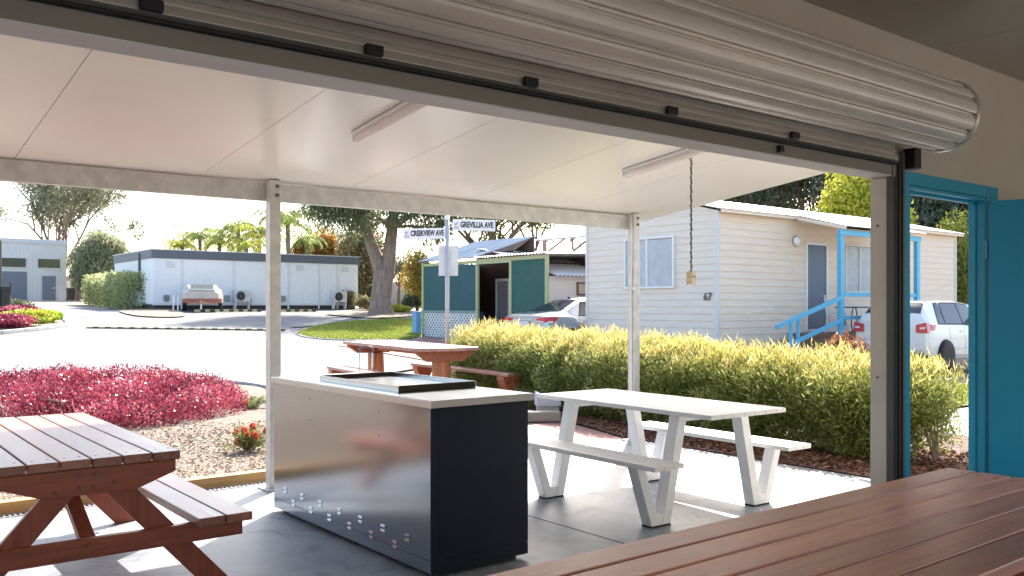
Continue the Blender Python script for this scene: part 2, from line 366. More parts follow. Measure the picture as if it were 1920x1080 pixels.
# kerb rings
def kerb(name, pts, w=.15, h=.06, dz=0, m=KERBM):
    b = MB()
    for i in range(len(pts)-1):
        a, c = Vector((*pts[i], 0)), Vector((*pts[i+1], 0)); n = max(1, int((c-a).length/1.5))
        for k in range(n):
            p0 = a.lerp(c, k/n); p1 = a.lerp(c, (k+1)/n)
            d = (p1-p0).normalized()*.004
            p0 = Vector((p0.x+d.x, p0.y+d.y, g(p0.y)+dz)); p1 = Vector((p1.x-d.x, p1.y-d.y, g(p1.y)+dz))
            b.bar(p0, p1, w, h)
    return struct(b.build(name, m, bevel=.012))
def curve(pts, n=6):
    out = []
    P = [pts[0]] + list(pts) + [pts[-1]]
    for i in range(1, len(P)-2):
        for k in range(n):
            t = k/n; q = []
            for a in (0, 1):
                p0, p1, p2, p3 = P[i-1][a], P[i][a], P[i+1][a], P[i+2][a]
                q.append(.5*((2*p1)+(-p0+p2)*t+(2*p0-5*p1+4*p2-p3)*t*t+(-p0+3*p1-3*p2+p3)*t**3))
            out.append(tuple(q))
    out.append(tuple(pts[-1])); return out
kerb('garden_kerb', curve([(3.7, 7.35), (4.7, 9), (5.7, 12), (5.8, 14.0), (5.25, 15.1), (4.0, 15.72), (0, 16.3), (-12, 17.1)]), .16, .1, .01)

# yellow timber edging and drain
KY = wood('yellow_timber', (.52, .32, .12), axis='x', rough=.6, dark=.7)
e = MB()
for a in range(-6, 2): e.box(a*1.72-.2+.002, a*1.72+1.52-.002, 7.05, 7.15, -.05, .085)
edg = thing('timber_edging', 'yellowish treated timber edging board between drain and pale mulch bed', 'edging', (-3, 7.1, 0))
e.build('edging_board', KY, edg, world=True, bevel=.008)
dr = thing('channel_drain', 'narrow channel drain with slotted metal grate along the concrete slab edge', 'drain', (-3, 6.98, 0))
MB().box(-10, 3.3, 6.932, 7.045, -.1, -.018).build('channel', BLACKR, dr, world=True)
gr = MB()
x = -4.0
while x < 3.3: gr.box(x, x+.012, 6.94, 7.04, -.016, .004); x += .034
gr.box(-4, 3.3, 6.934, 6.944, -.014, .006); gr.box(-4, 3.3, 7.036, 7.045, -.014, .006)
stuff_g = gr.build('grate', M('grate_steel', (.55, .55, .55), .4, metal=.7), dr, world=True)

# loose chips
def chips(name, label, poly, n, m, z0, size=(.02, .07), seed=1):
    global rng
    P = np.array(poly); lo, hi = P.min(0), P.max(0); pts = []
    from itertools import count
    def inside(q):
        c = False; j = len(poly)-1
        for i in range(len(poly)):
            xi, yi = poly[i]; xj, yj = poly[j]
            if (yi > q[1]) != (yj > q[1]) and q[0] < (xj-xi)*(q[1]-yi)/(yj-yi)+xi: c = not c
            j = i
        return c
    while len(pts) < n:
        q = lo + (hi-lo)*rng.random(2)
        if inside(q): pts.append(q)
    pts = np.array(pts); C = np.column_stack([pts, z0 + rng.random(n)*.022])
    th = rng.random(n)*6.28; D = np.column_stack([np.cos(th), np.sin(th), rng.normal(0, .25, n)])
    L_ = rng.uniform(*size, n)
    V = leaf_verts(C, D, L_, L_*rng.uniform(.18, .42, n))
    o = fastmesh(name, V, 4, m, None, var=rng.random(n)); stuff(o); tag(o, label, 'mulch'); return o
CH_P = leafm('pale_chip_pieces', [(.1, .07, .05), (.3, .22, .16), (.45, .36, .28), (.55, .48, .4)], trans=0, rough=.9)
CH_R = leafm('bark_chip_pieces', [(.03, .015, .01), (.13, .05, .03), (.22, .1, .06), (.36, .22, .14)], trans=0, rough=.85)
chips('wood_chips', 'pale dry wood chips covering the garden bed beyond the timber edging', [(-3, 7.2), (3.7, 7.2), (4.5, 9), (5.5, 12), (5.4, 14), (2, 12), (-1, 10)], 34000, CH_P, .022, size=(.012, .05))
chips('bark_chips', 'dark red brown bark chips under the clipped green hedge', [(7.03, 2.6), (9.0, 2.6), (8.4, 9.5), (7.75, 9.1), (7.06, 6.9)], 14000, CH_R, .014, size=(.015, .08))

# fallen leaves blown over the slab edge and road
nL = 260; P_ = np.column_stack([np.concatenate([rng.uniform(6.1, 7.02, 150), rng.uniform(-1, 8, 110)]), np.concatenate([rng.uniform(2.6, 6.8, 150), rng.uniform(6.9, 16, 110)]), np.concatenate([np.full(150, .006), np.full(110, .05)])])
th_ = rng.random(nL)*6.28
fl_ = fastmesh('fallen_leaves', leaf_verts(P_, np.column_stack([np.cos(th_), np.sin(th_), rng.normal(0, .12, nL)]), rng.uniform(.02, .05, nL), .012), 4, leafm('dry_leaves', [(.2, .12, .05), (.4, .28, .1), (.5, .42, .2)], trans=.2), None, var=rng.random(nL)); stuff(fl_); tag(fl_, 'scattered dry leaves on the slab edge beside the bark bed', 'leaves')
# lawn island near the annexe
lawn_pts = curve([ong(556, 626), ong(600, 612), ong(660, 604), ong(760, 599), ong(786, 603), ong(786, 634), ong(720, 637), ong(640, 637), ong(585, 633), ong(556, 626)], 4)[:-1]
sheet('lawn', lawn_pts, GRASSG, .02)
kerb('lawn_kerb', lawn_pts[:13] + lawn_pts[20:][::1][-0:], .14, .03, .0)
def inpoly(q, poly):
    c = False; j = len(poly)-1
    for i in range(len(poly)):
        xi, yi = poly[i]; xj, yj = poly[j]
        if (yi > q[1]) != (yj > q[1]) and q[0] < (xj-xi)*(q[1]-yi)/(yj-yi)+xi: c = not c
        j = i
    return c
def grass(name, label, poly, n, h=.05, size=.02):
    P = np.array(poly); lo, hi = P.min(0), P.max(0); pts = []
    while len(pts) < n:
        q = lo + (hi-lo)*rng.random(2)
        if inpoly(q, poly): pts.append(q)
    pts = np.array(pts); zz = np.array([g(y) for y in pts[:, 1]]) + .02
    D = np.column_stack([rng.normal(0, .5, n), rng.normal(0, .5, n), np.ones(n)])
    L_ = rng.uniform(.6, 1.3, n)*h
    C = np.column_stack([pts, zz + L_*.4]); V = leaf_verts(C, D, L_, size)
    o = fastmesh(name, V, 4, leafm('grass_blades', [(.14, .18, .03), (.27, .32, .05), (.46, .48, .12)], trans=.4), None, var=rng.random(n)); stuff(o); tag(o, label, 'grass')
grass('lawn_grass', 'short green grass on the kerbed lawn in front of the annexe', lawn_pts, 30000, .07, .03)
grass('side_grass', 'bright green grass strip seen through the teal doorway', [(10.5, 6.1), (22, 6.1), (22, 7.6), (10.6, 7.6)], 12000, .07, .025)
# speed hump
a, b_ = Vector((*ong(163, 614), 0)), Vector((*ong(535, 619), 0))
hump = thing('speed_hump', 'black and yellow segmented speed hump across the pale road', 'speed hump', (a.x, a.y, g(a.y)))
hb, hy = MB(), MB(); n = 34
for k in range(n):
    p0, p1 = a.lerp(b_, k/n), a.lerp(b_, (k+1)/n); p0.z = g(p0.y)+.012; p1.z = g(p1.y)+.012
    (hb if k % 2 else hy).bar(p0, p1, .26, .05)
hb.build('black_segment', M('dusty_rubber', (.09, .085, .08), .8), hump, world=True, bevel=.02); hy.build('yellow_segment', M('hump_yellow', (.5, .42, .22), .8), hump, world=True, bevel=.02)
sheet('gravel_island', curve([ong(222, 584), ong(300, 577), ong(345, 588), ong(330, 595), ong(250, 592), ong(222, 584)], 4)[:-1], MULCH_P, .03)
sheet('tree_island', curve([ong(610, 590), ong(680, 582), ong(780, 580), ong(790, 590), ong(700, 597), ong(610, 590)], 4)[:-1], MULCH_P, .03)

# ================================================================ ROOM
YI, YO = 2.28, 2.355
HZ = 2.09                      # underside of the lintel
wl = MB()
wl.box(-14, -3.6, YI, YO, 0, 2.95); wl.box(-3.6, 4.165, YI, YO, HZ, 2.95)
wl.box(4.165, 4.33, YI, YO, 0, 2.95); wl.box(4.33, 5.19, YI, YO, 2.09, 2.95); wl.box(5.19, 7.6, YI, YO, 0, 2.95)
struct(wl.build('front_wall', CREAM_W))
struct(MB().box(7.6, 7.75, -4.65, YO, 0, .9).box(7.6, 7.75, -4.65, YO, 2.3, 2.95).box(7.6, 7.75, .4, YO, .9, 2.3).build('right_wall', CREAM_W))  # unseen wall, window gap added to brighten the room
struct(MB().box(-9.2, -9.05, -4.499, YI-.002, 0, .9).box(-9.2, -9.05, -4.499, YI-.002, 2.3, 2.95).build('left_wall', CREAM_W))  # unseen wall, left open between two bands for more light inside
struct(MB().box(-9.2, -6.6, -4.65, -4.5, 0, 2.95).box(5.6, 7.599, -4.65, -4.5, 0, 2.95).box(-6.6, 5.6, -4.65, -4.5, 2.6, 2.95).box(-1.2, -.9, -4.64, -4.5, 0, 2.6).build('back_wall', CREAM_W))  # unseen wall, opened wide to let fill light in from behind
# ceiling sheets
cb = MB()
for x0, x1 in ((-9.05, -5.4), (-5.396, -1.8), (-1.796, 1.8), (1.804, 4.6), (4.604, 7.6)):
    cb.add([(x0, -4.49, 2.80), (x1, -4.49, 2.80), (x1, YI-.001, 2.80), (x0, YI-.001, 2.80), (x0, -4.49, 2.9), (x1, -4.49, 2.9), (x1, YI-.001, 2.9), (x0, YI-.001, 2.9)], [(0,1,2,3),(7,6,5,4),(0,4,5,1),(1,5,6,2),(2,6,7,3),(3,7,4,0)])
struct(cb.build('ceiling', CEIL))
# lintel: folded steel channel below the shutter, jamb post
lt = thing('lintel', 'beige folded steel lintel spanning the wide shutter opening', 'beam', (0, YI, HZ))
MB().prism([(YI-.03, HZ-.004), (YO+.012, HZ-.004), (YO+.012, HZ+.012), (YI-.018, HZ+.012), (YI-.018, HZ+.045), (YI-.014, HZ+.09), (YI-.03, HZ+.09)], 'x', -3.6, 4.16).build('lintel_channel', LINTEL, lt, world=True, bevel=.002)
MB().box(-3.6, 4.16, YI-.034, YI-.0305, HZ+.001, HZ+.088).build('lintel_face_shade', LINTEL_F, lt, world=True)  # thin dark sheet that carries the painted shade of the inner face
jb = thing('opening_post', 'pale beige square post at the right end of the shutter opening', 'post', (4.2, 2.33, 0))
MB().box(4.135, 4.163, YI-.004, YO+.01, 0, HZ-.006).build('post_cover', JAMB, jb, world=True, bevel=.004)
for zz in (.45, 1.1, 1.85): MB().lathe([(.006, 0), (.006, .004)], (4.131, YO-.03, zz), 'x', 10).build('screw', BOLT, jb, world=True)

# ---- roller shutter
sh = thing('roller_shutter', 'rolled up ribbed steel roller shutter above the wide opening', 'shutter', (0, 2.07, 2.36))
YC, ZC, RD = 2.06, 2.362, .163
def ribbed(nrib=13, rd=RD):
    prof = []
    for k in range(nrib):
        a0 = 2*math.pi*k/nrib
        for t, dr_ in ((0, -.002), (.12, .0015), (.26, .003), (.42, .0035), (.58, .002), (.68, -.001), (.715, -.003), (.73, -.015), (.84, -.016), (.86, -.004), (.92, -.003), (.935, -.010), (.975, -.010)):
            a_ = a0 + t*2*math.pi/nrib; prof.append((YC + (rd+dr_)*math.cos(a_), ZC + (rd+dr_)*math.sin(a_)))
    return prof
MB().prism(ribbed(), 'x', -3.9, 4.25).build('curtain_roll', SHUT, sh, world=True)
# the wound edge seen at the right end
sp = MB(); path_ = []
for k in range(5):
    r_ = RD-.012-.016*k
    sp.lathe([(r_, 0), (r_, .02), (r_-.008, .02), (r_-.008, 0)], (4.245-.004*k, YC, ZC), 'x', 48)
sp.build('curtain_edge', SHUT, sh, world=True)
MB().lathe([(RD+.006, -.012), (RD+.009, .0), (RD+.009, .012), (RD+.002, .016), (RD-.008, .012), (RD-.008, -.012)], (4.255, YC, ZC), 'x', 56).build('end_ring', M('ring_steel', (.6, .56, .5), .35, metal=.5), sh, world=True, smooth=False)
# hanging part of the curtain with its bottom rail
pr = [(2.232, 2.34), (2.236, 2.30), (2.224, 2.285), (2.236, 2.268), (2.236, 2.25), (2.226, 2.24), (2.236, 2.228), (2.236, 2.215), (2.222, 2.205), (2.236, 2.196), (2.236, 2.186),
      (2.244, 2.186), (2.244, 2.34)]
MB().prism(pr, 'x', -3.6, 4.13).build('curtain', SHUT, sh, world=True)
MB().prism([(2.214, 2.184), (2.248, 2.184), (2.248, 2.160), (2.236, 2.150), (2.214, 2.160)], 'x', -3.6, 4.13).build('bottom_rail', M('shutter_rail', (.42, .39, .34), .35, metal=.5), sh, world=True, bevel=.002)
MB().box(-3.6, 4.13, 2.219, 2.245, 2.139, 2.149).build('weather_seal', BLACKR, sh, world=True, bevel=.003)
for px_ in (285, 703, 997, 1262, 1492):
    r_ = (px_-960)/F; X = (2.2/(SA-CA*r_))*(CA+SA*r_)
    MB().box(X-.028, X+.028, 2.196, 2.213, 2.158, 2.188).build('lift_tab', BLACKM, sh, world=True, bevel=.004)
X = 2.95
MB().box(3.19, 3.22, 2.225, 2.249, 2.10, 2.13).build('lock_keep', BLACKM, sh, world=True, bevel=.004)
for sx in (1,):
    gd = MB(); gd.box(4.128, 4.138, 2.243, 2.276, 0, 2.16); gd.box(4.1385, 4.232, 2.268, 2.277, 0, 2.16); gd.box(4.205, 4.213, 2.248, 2.267, 0, 2.16)
    gd.build('guide_channel', DARKM, sh, world=True, bevel=.002)
    MB().box(4.150, 4.190, 2.252, 2.267, 0, 2.15).build('guide_seal', BLACKR, sh, world=True)
MB().box(4.236, 4.252, 2.246, 2.267, 0, 2.22).build('guide_angle', M('guide_angle_steel', (.16, .145, .13), .45, metal=.4), sh, world=True, bevel=.002)
MB().box(4.262, 4.325, 2.20, 2.265, 2.134, 2.235).build('bracket_cover', BLACKM, sh, world=True, bevel=.004)

# ---- door
df = thing('door_frame', 'teal painted door frame around the open doorway', 'door frame', (4.76, YI, 0))
fr = MB()
fr.box(4.266, 4.332, YI-.014, YI-.001, 0, 2.13); fr.box(5.188, 5.335, YI-.014, YI-.001, 0, 2.13) ; fr.box(4.332, 5.188, YI-.014, YI-.001, 2.065, 2.13)
fr.build('architrave', TEAL, df, world=True, bevel=.003)
fj = MB()
fj.box(4.332, 4.345, YI-.012, YO+.006, 0, 2.06); fj.box(5.172, 5.187, YI-.012, YO+.006, 0, 2.06); fj.box(4.345, 5.172, YI-.012, YO+.006, 2.045, 2.062)
fj.box(4.3455, 4.356, YI+.035, YO-.012, 0, 2.03); fj.box(5.161, 5.1715, YI+.035, YO-.012, 0, 2.03); fj.box(4.357, 5.160, YI+.035, YO-.012, 2.03, 2.0445)
fj.build('jamb', TEAL, df, world=True, bevel=.003)
ld = thing('door', 'teal flush door swung wide open into the room beside the frame', 'door', (5.172, YI-.022, 0), R(180+113))
# local x runs from the hinge along the leaf
MB().box(.012, .83, -.036, 0, .012, 2.04).build('door_leaf', TEAL, ld, bevel=.002)
for zz in (.35, 1.72):
    h_ = MB(); h_.lathe([(.008, 0), (.008, .1)], (0.0, -.002, zz), 'z', 10); h_.box(.0, .034, .0005, .003, zz, zz+.1); h_.box(-.02, .0, -.004, -.001, zz, zz+.1)
    h_.build('hinge', M('hinge_teal', (.1, .4, .55), .35), ld, bevel=.001)
MB().lathe([(.028, 0), (.028, .008), (.012, .012), (.012, .05), (.026, .055), (.03, .07), (.02, .08)], (.765, 0, 1.0), 'y', 16).build('door_handle', CHROME, ld, smooth=True)
hl = MB(); hl.box(.69, .8, .001, .0025, 1.345, 1.35); hl.build('door_seam', M('door_seam', (.012, .15, .24), .4), ld)

# ================================================================ CANOPY
def zr(y): return 2.45 + .119*(6.8 - y)
can = thing('canopy', 'flat white panelled patio canopy on galvanised steel posts', 'canopy', (2.9, 6.7, 0))
xj = [-7.6, -6.36, -5.12, -3.88, -2.64, -1.41, -.17, 1.07, 2.32, 3.57, 4.82, 6.07, 7.44]
for x0, x1 in zip(xj[:-1], xj[1:]):
    a0, a1 = x0+.0022, x1-.0022; y0, y1 = YO+.004, 6.98
    MB().add([(a0, y0, zr(y0)), (a1, y0, zr(y0)), (a1, y1, zr(y1)), (a0, y1, zr(y1)), (a0, y0, zr(y0)+.07), (a1, y0, zr(y0)+.07), (a1, y1, zr(y1)+.07), (a0, y1, zr(y1)+.07)],
             [(0,1,2,3),(7,6,5,4),(0,4,5,1),(1,5,6,2),(2,6,7,3),(3,7,4,0)]).build('ceiling_panel', PANEL, can, world=True)
y0, y1 = YO+.004, 6.98
MB().add([(-7.6, y0, zr(y0)+.075), (7.44, y0, zr(y0)+.075), (7.44, y1, zr(y1)+.075), (-7.6, y1, zr(y1)+.075), (-7.6, y0, zr(y0)+.085), (7.44, y0, zr(y0)+.085), (7.44, y1, zr(y1)+.085), (-7.6, y1, zr(y1)+.085)],
         [(0,1,2,3),(7,6,5,4),(0,4,5,1),(1,5,6,2),(2,6,7,3),(3,7,4,0)]).build('roof_sheet', WHITE, can, world=True)
MB().box(-7.62, 7.46, 6.985, 7.05, 2.43, 2.53).build('gutter', WHITE, can, world=True, bevel=.004)
bm_ = MB()
bm_.box(-7.5, 7.02, 6.772, 6.778, 2.295, 2.438); bm_.box(-7.5, 7.02, 6.7785, 6.83, 2.295, 2.301); bm_.box(-7.5, 7.02, 6.7785, 6.83, 2.432, 2.438)
bm_.build('beam', GALV, can, world=True, bevel=.001)
for X in (-4.98, -1.05, 2.88, 6.98):
    po = MB().box(X-.046, X+.046, 6.678, 6.770, .0, 2.452).build('post', GALV, can, world=True, bevel=.006)
    for zz in (2.335, 2.405): MB().lathe([(.014, 0), (.014, .008), (.008, .012)], (X+.012, 6.677-.012, zz), 'y', 8).build('bolt', M('rusty_bolt', (.16, .1, .07), .6, metal=.4), po, world=True)
    MB().box(X-.09, X+.09, 6.62, 6.82, .001, .012).build('base_plate', GALV, po, world=True, bevel=.003)
# white conduit down the right hand post
MB().tube([(6.915, 6.70, 2.43), (6.905, 6.69, 2.2), (6.922, 6.70, 1.9), (6.922, 6.71, 1.6), (6.922, 6.70, .05)], .009, 8).build('conduit', WHITE, can, world=True, smooth=True)
MB().box(6.905, 6.945, 6.665, 6.677, 1.63, 1.66).build('conduit_clip', WHITE, can, world=True, bevel=.003)

# tube lights under the canopy
def tube_light(X, ya, yb, label):
    t = thing('tube_light', label, 'light fitting', (X, ya, zr(ya)), group='batten tube lights under the canopy')
    def zc(y, o=0): return zr(y) - .004 - o
    MB().bar((X, ya, zc(ya, .012)), (X, yb, zc(yb, .012)), .10, .022).build('fitting_base', WHITE, t, world=True, bevel=.004)
    MB().tube([(X, ya, zc(ya, .038)), (X, ya-.01, zc(ya, .038)), (X, yb+.01, zc(yb, .038)), (X, yb, zc(yb, .038))], [.03, .036, .036, .03], 18).build('diffuser', M('opal_diffuser', (.78, .71, .66), .3), t, world=True, smooth=True)
    for y in (ya, yb): MB().bar((X, y+.012, zc(y, .034)), (X, y-.012, zc(y, .034)), .084, .062).build('end_cap', WHITE, t, world=True, bevel=.012)
tube_light(2.88, 5.33, 4.08, 'round white tube light nearer the left under the canopy panels')
tube_light(5.46, 5.35, 4.10, 'slim white tube light beside the hanging power outlet')
# hanging outlet
hx, hy = 5.56, 4.72
ho = thing('hanging_outlet', 'cream power outlet box hanging from canopy on knotted cord and chain', 'power outlet', (hx, hy, zr(hy)))
pts = []; random.seed(3)
for k in range(60):
    z = zr(hy)-.03-k*.0162; a_ = k*1.35; rr = .006 if k > 4 else .016-.002*k; pts.append((hx+rr*math.cos(a_), hy+rr*math.sin(a_), z))
MB().tube(pts, .0055, 6).build('cord', M('brown_cord', (.14, .085, .05), .8), ho, world=True, smooth=True)
pts = [(hx-.006*math.cos(i*1.35), hy-.006*math.sin(i*1.35), zr(hy)-.03-i*.0162) for i in range(60)]
MB().tube(pts, .004, 6).build('chain', GREYM, ho, world=True, smooth=True)
MB().lathe([(.025, 0), (.025, .01), (.01, .03)], (hx, hy, zr(hy)-.035), 'z', 12).build('ceiling_hook', WHITE, ho, world=True)
ob_ = MB().box(hx-.03, hx+.03, hy-.03, hy+.03, 1.625, 1.735).build('outlet_box', M('cream_plastic', (.62, .53, .36), .4), ho, world=True, bevel=.006)
for dy in (-.012, .012): MB().lathe([(.009, 0), (.009, .002)], (hx+dy, hy-.0325, 1.69), 'y', 12).build('socket', M('socket_shade', (.3, .26, .19), .5), ob_, world=True)

# ================================================================ BARBECUE
bq = thing('barbecue', 'stainless steel barbecue cabinet with navy end panel and sunken hotplate', 'barbecue', (2.9, 4.9, 0))
bx0, bx1, by0, by1 = 2.572, 3.235, 3.955, 5.995
# front sheet (side facing the room) kept proud of the carcass
MB().box(bx0+.004, bx1-.004, by0+.004, by1-.004, .03, .912).build('carcass', NAVY, bq, world=True)
MB().box(bx0, bx0+.003, by0+.006, by1-.006, .098, .911).build('front_sheet', STEEL, bq, world=True, bevel=.001)
MB().box(bx0+.001, bx0+.0035, by0+.004, by1-.004, .03, .094).build('front_kickboard', STEEL, bq, world=True, bevel=.0008)
MB().box(bx0+.045, bx1, by0-.0008, by0+.003, .098, .911).build('end_panel', NAVY, bq, world=True, bevel=.001)
MB().box(bx0-.001, bx0+.043, by0-.0008, by0+.003, .03, .911).build('corner_trim', NAVY, bq, world=True, bevel=.001)
MB().box(bx0+.045, bx1, by0-.0008, by0+.003, .03, .095).build('end_kickboard', NAVY, bq, world=True, bevel=.001)
MB().box(bx0+.05, bx1-.05, by0+.05, by1-.05, .0, .03).build('plinth', BLACKR, bq, world=True)
MB().box(2.552, 3.262, 3.925, 6.003, .913, .95).build('benchtop', M('benchtop_edge_steel', (.50, .475, .45), .32, metal=.9, var=.05, scale=5, rvar=.1), bq, world=True, bevel=.002)
MB().box(2.558, 3.256, 3.931, 5.997, .951, .9525).build('benchtop_sheet', STEELT, bq, world=True)
rim = MB(); a0, a1, c0, c1 = 2.665, 3.225, 4.45, 5.46
MB().box(a0, a0+.006, c0, c1, .9535, .99).build('hotplate_rim', STEELT, bq, world=True, bevel=.001)
MB().box(a1-.006, a1, c0, c1, .9535, .99).build('hotplate_rim', STEELT, bq, world=True, bevel=.001)
MB().box(a0+.007, a1-.007, c0, c0+.006, .9535, .99).build('hotplate_rim', GRIDDLE, bq, world=True, bevel=.001)
MB().box(a0+.007, a1-.007, c1-.006, c1, .9535, .99).build('hotplate_rim', GRIDDLE, bq, world=True, bevel=.001)
MB().box(a0+.012, a1-.012, c0+.012, c1-.012, .9535, .962).build('hotplate', M('hotplate_steel', (.6, .6, .62), .2, metal=1, var=.04, scale=4, rvar=.05), bq, world=True, bevel=.002)
for k in range(7):
    for (yy, zz) in ((4.19+.268*k, .18), (4.325+.268*k, .115))[:2 if k < 5 else 1 if k == 6 else 2]:
        lv = MB()
        for dz in (.014, -.014):
            lv.add([(bx0-.0008, yy-.024, zz+dz+.007), (bx0-.0008, yy+.024, zz+dz+.007), (bx0-.006, yy+.024, zz+dz-.006), (bx0-.006, yy-.024, zz+dz-.006), (bx0-.0008, yy-.024, zz+dz-.007), (bx0-.0008, yy+.024, zz+dz-.007)],
                   [(0,1,2,3), (3,2,5,4), (0,3,4), (1,5,2), (0,4,5,1)])
        lv.build('louvre', STEEL, bq, world=True)
for yy, zz in ((5.42, .84), (4.52, .84), (5.42, .70), (4.52, .70)):
    MB().lathe([(.006, -.003), (.006, .0), (.003, .002)], (bx0-.001, yy, zz), 'x', 10).build('rivet', CHROME, bq, world=True)

# ================================================================ PICNIC TABLES (brown A-frame)
def bolt_(x, y, z, ax, par, r_=.0095):
    MB().lathe([(r_, -.006), (r_, 0), (r_*.6, .004)], (x, y, z), ax, 10).build('bolt', BOLT, par)
def nails(bmb, x, y, z): bmb.lathe([(.0045, 0), (.0045, .0012)], (x, y, z), 'z', 8)
def picnic(name, label, loc, rotz, length, mtop, mcross, mleg):
    """local: long axis y, width along x"""
    t = thing(name, label, 'picnic table', loc, rotz)
    W6 = .8; pitch = .1345; bw = .1255; H = .75
    tb = MB(); nl = MB()
    for k in range(6):
        xx = -W6/2 + pitch*k + .002
        j = ((k*37) % 5 - 2)*.002
        tb.box(xx, xx+bw-.002, -length/2+j, length/2+j, H-.042, H)
        for yy in (-length/2+.09, length/2-.09):
            nails(nl, xx+.03, yy, H); nails(nl, xx+bw-.03, yy+.012, H)
    top = tb.build('tabletop', mtop, t, bevel=.005)
    nl.build('screw_heads', M('nail_dark', (.06, .045, .04), .5, metal=.4), top)
    for s in (-1, 1):
        bb = MB()
        for k in range(2):
            xx = s*.59 - .135 + .138*k
            bb.box(xx, xx+.13, -length/2-.1, length/2+.1, .382, .424)
        bb.build('bench', mtop, t, bevel=.004)
    for e in (-1, 1):
        ye = e*(length/2-.065)
        yo = ye + e*.035          # outer beams sit outside the legs
        # top bearer with splayed ends
        MB().prism([(-.38, H-.045), (.38, H-.045), (.38, H-.10), (.20, H-.165), (-.20, H-.165), (-.38, H-.10)], 'y', yo-.02, yo+.02).build('bearer', mcross, t, bevel=.003)
        MB().box(-.715, .715, yo-.02, yo+.02, .29, .381).build('crossbeam', mcross, t, bevel=.003)
        for s in (-1, 1):
            MB().prism([(s*.03-.07, H-.046), (s*.03+.07, H-.046), (s*.65+.07, 0), (s*.65-.07, 0)], 'y', ye-.0205+s*.0015, ye+.0125+s*.0015) .build('leg', mleg, t, bevel=.003)
        for bx, bz in ((-.15, H-.14), (.1, H-.12), (-.05, H-.075), (.02, H-.075), (-.05, H-.13), (0.01, H-.13)): bolt_(bx, yo+e*.022, bz, 'y', t)
        for bx, bz in ((-.42, .33), (.40, .33), (-.02, .35), (-.02, .305)): bolt_(bx, yo+e*.022, bz, 'y', t)
        # diagonal brace to the middle
        MB().bar((0, yo-e*.04, .345), (0, e*.18, H-.08), .07, .04, up=(0, 0, 1)).build('brace', mleg, t, bevel=.003)
    MB().box(-.34, .34, -.05, .05, H-.085, H-.044).build('centre_batten', mcross, t, bevel=.002)
    return t
picnic('picnic_table', 'reddish brown timber picnic table beyond the barbecue at the left, boards pointing outdoors', (1.01, 5.39, 0), 0, 1.98, WOOD_Y, WOOD_X, WOOD_Z)
# near table has its long axis along X: build rotated by 90 degrees (object coordinates turn with it)
picnic('picnic_table', 'large glossy brown timber table filling the lower right foreground inside the room', (2.385, 1.46, 0), R(-90), 3.0, wood('stained_timber_foreground', (.78, .31, .19), axis='y', rough=.34, dark=.66, coat=.35), WOOD_X, WOOD_Z)

# ================================================================ WHITE PICNIC TABLE
wt = thing('picnic_table', 'white powder coated steel picnic table with trapezoid loop legs and attached benches', 'picnic table', (4.93, 4.56, 0), R(-1.5))
L2 = .90; H = .75; tb = MB()
nb = 7; pw = .78/nb
for k in range(nb): tb.box(-.39+pw*k+.0015, -.39+pw*(k+1)-.0015, -L2, L2, H-.03, H)
tb.build('tabletop', WHITE_ST, wt, bevel=.002)
for s in (-1, 1):
    bb = MB()
    for k in range(3): bb.box(s*.675-.135+.09*k+.0015, s*.675-.135+.09*k+.0885, -L2+.09, L2-.09, .42, .45)
    bb.build('bench', WHITE_ST, wt, bevel=.002)
for e in (-1, 1):
    ye = e*.55
    for s in (-1, 1):
        # the leg: inner limb rises to the table top, outer limb to the bench, joined by a foot
        MB().prism([(s*.275, H-.031), (s*.355, H-.031), (s*.515, .012), (s*.435, .012)], 'y', ye-.045, ye+.045).build('leg', WHITE_ST, wt, bevel=.004)
        MB().prism([(s*.68, .419), (s*.755, .419), (s*.615, .012), (s*.54, .012)], 'y', ye-.045, ye+.045).build('leg', WHITE_ST, wt, bevel=.004)
        MB().prism([(s*.517, .012), (s*.615, .012), (s*.640, .085), (s*.497, .085)], 'y', ye-.044, ye+.044).build('foot', WHITE_ST, wt, bevel=.003)
        MB().box(min(s*.435, s*.615), max(s*.435, s*.615), ye-.047, ye+.047, .0, .011).build('foot_pad', BLACKR, wt, bevel=.002)
    MB().box(-.272, .272, ye-.03, ye+.03, H-.075, H-.031).build('rail', WHITE_ST, wt, bevel=.003)
# ================================================================ GUM SLAB TABLE
def gum_table():
    C = (7.33, 12.0); zt = g(C[1])
    t = thing('slab_table', 'rustic red gum slab table with trapezoid aprons and log legs behind the barbecue', 'table', (C[0], C[1], zt), R(-8))
    W2, Lh = .50, 1.6; tb = MB()
    for k in range(4):
        x0 = -W2 + .25*k; c = .10
        pts = [(x0+.003, -Lh + (.09 if k == 0 else 0)), (x0+.247, -Lh + (.09 if k == 3 else 0)), (x0+.247, Lh-(.09 if k == 3 else 0)), (x0+.003, Lh-(.09 if k == 0 else 0))]
        tb.prism(pts, 'z', .75, .80)
    tb.build('tabletop', REDGUM_T, t, bevel=.008)
    for e in (-1, 1):
        y = e*1.28
        MB().prism([(-.46, .749), (.46, .749), (.46, .72), (.28, .60), (-.28, .60), (-.46, .72)], 'y', y-.05+e*.12, y+.05+e*.12).build('apron', REDGUM, t, bevel=.01)
        MB().tube([(0, y, -.05), (0.01, y, .3), (0, y, .598)], [.15, .14, .135], 14).build('leg', REDGUM_Z, t, smooth=False)
    MB().box(-.04, .04, -1.1, 1.1, .66, .748).build('stretcher', REDGUM, t, bevel=.006)
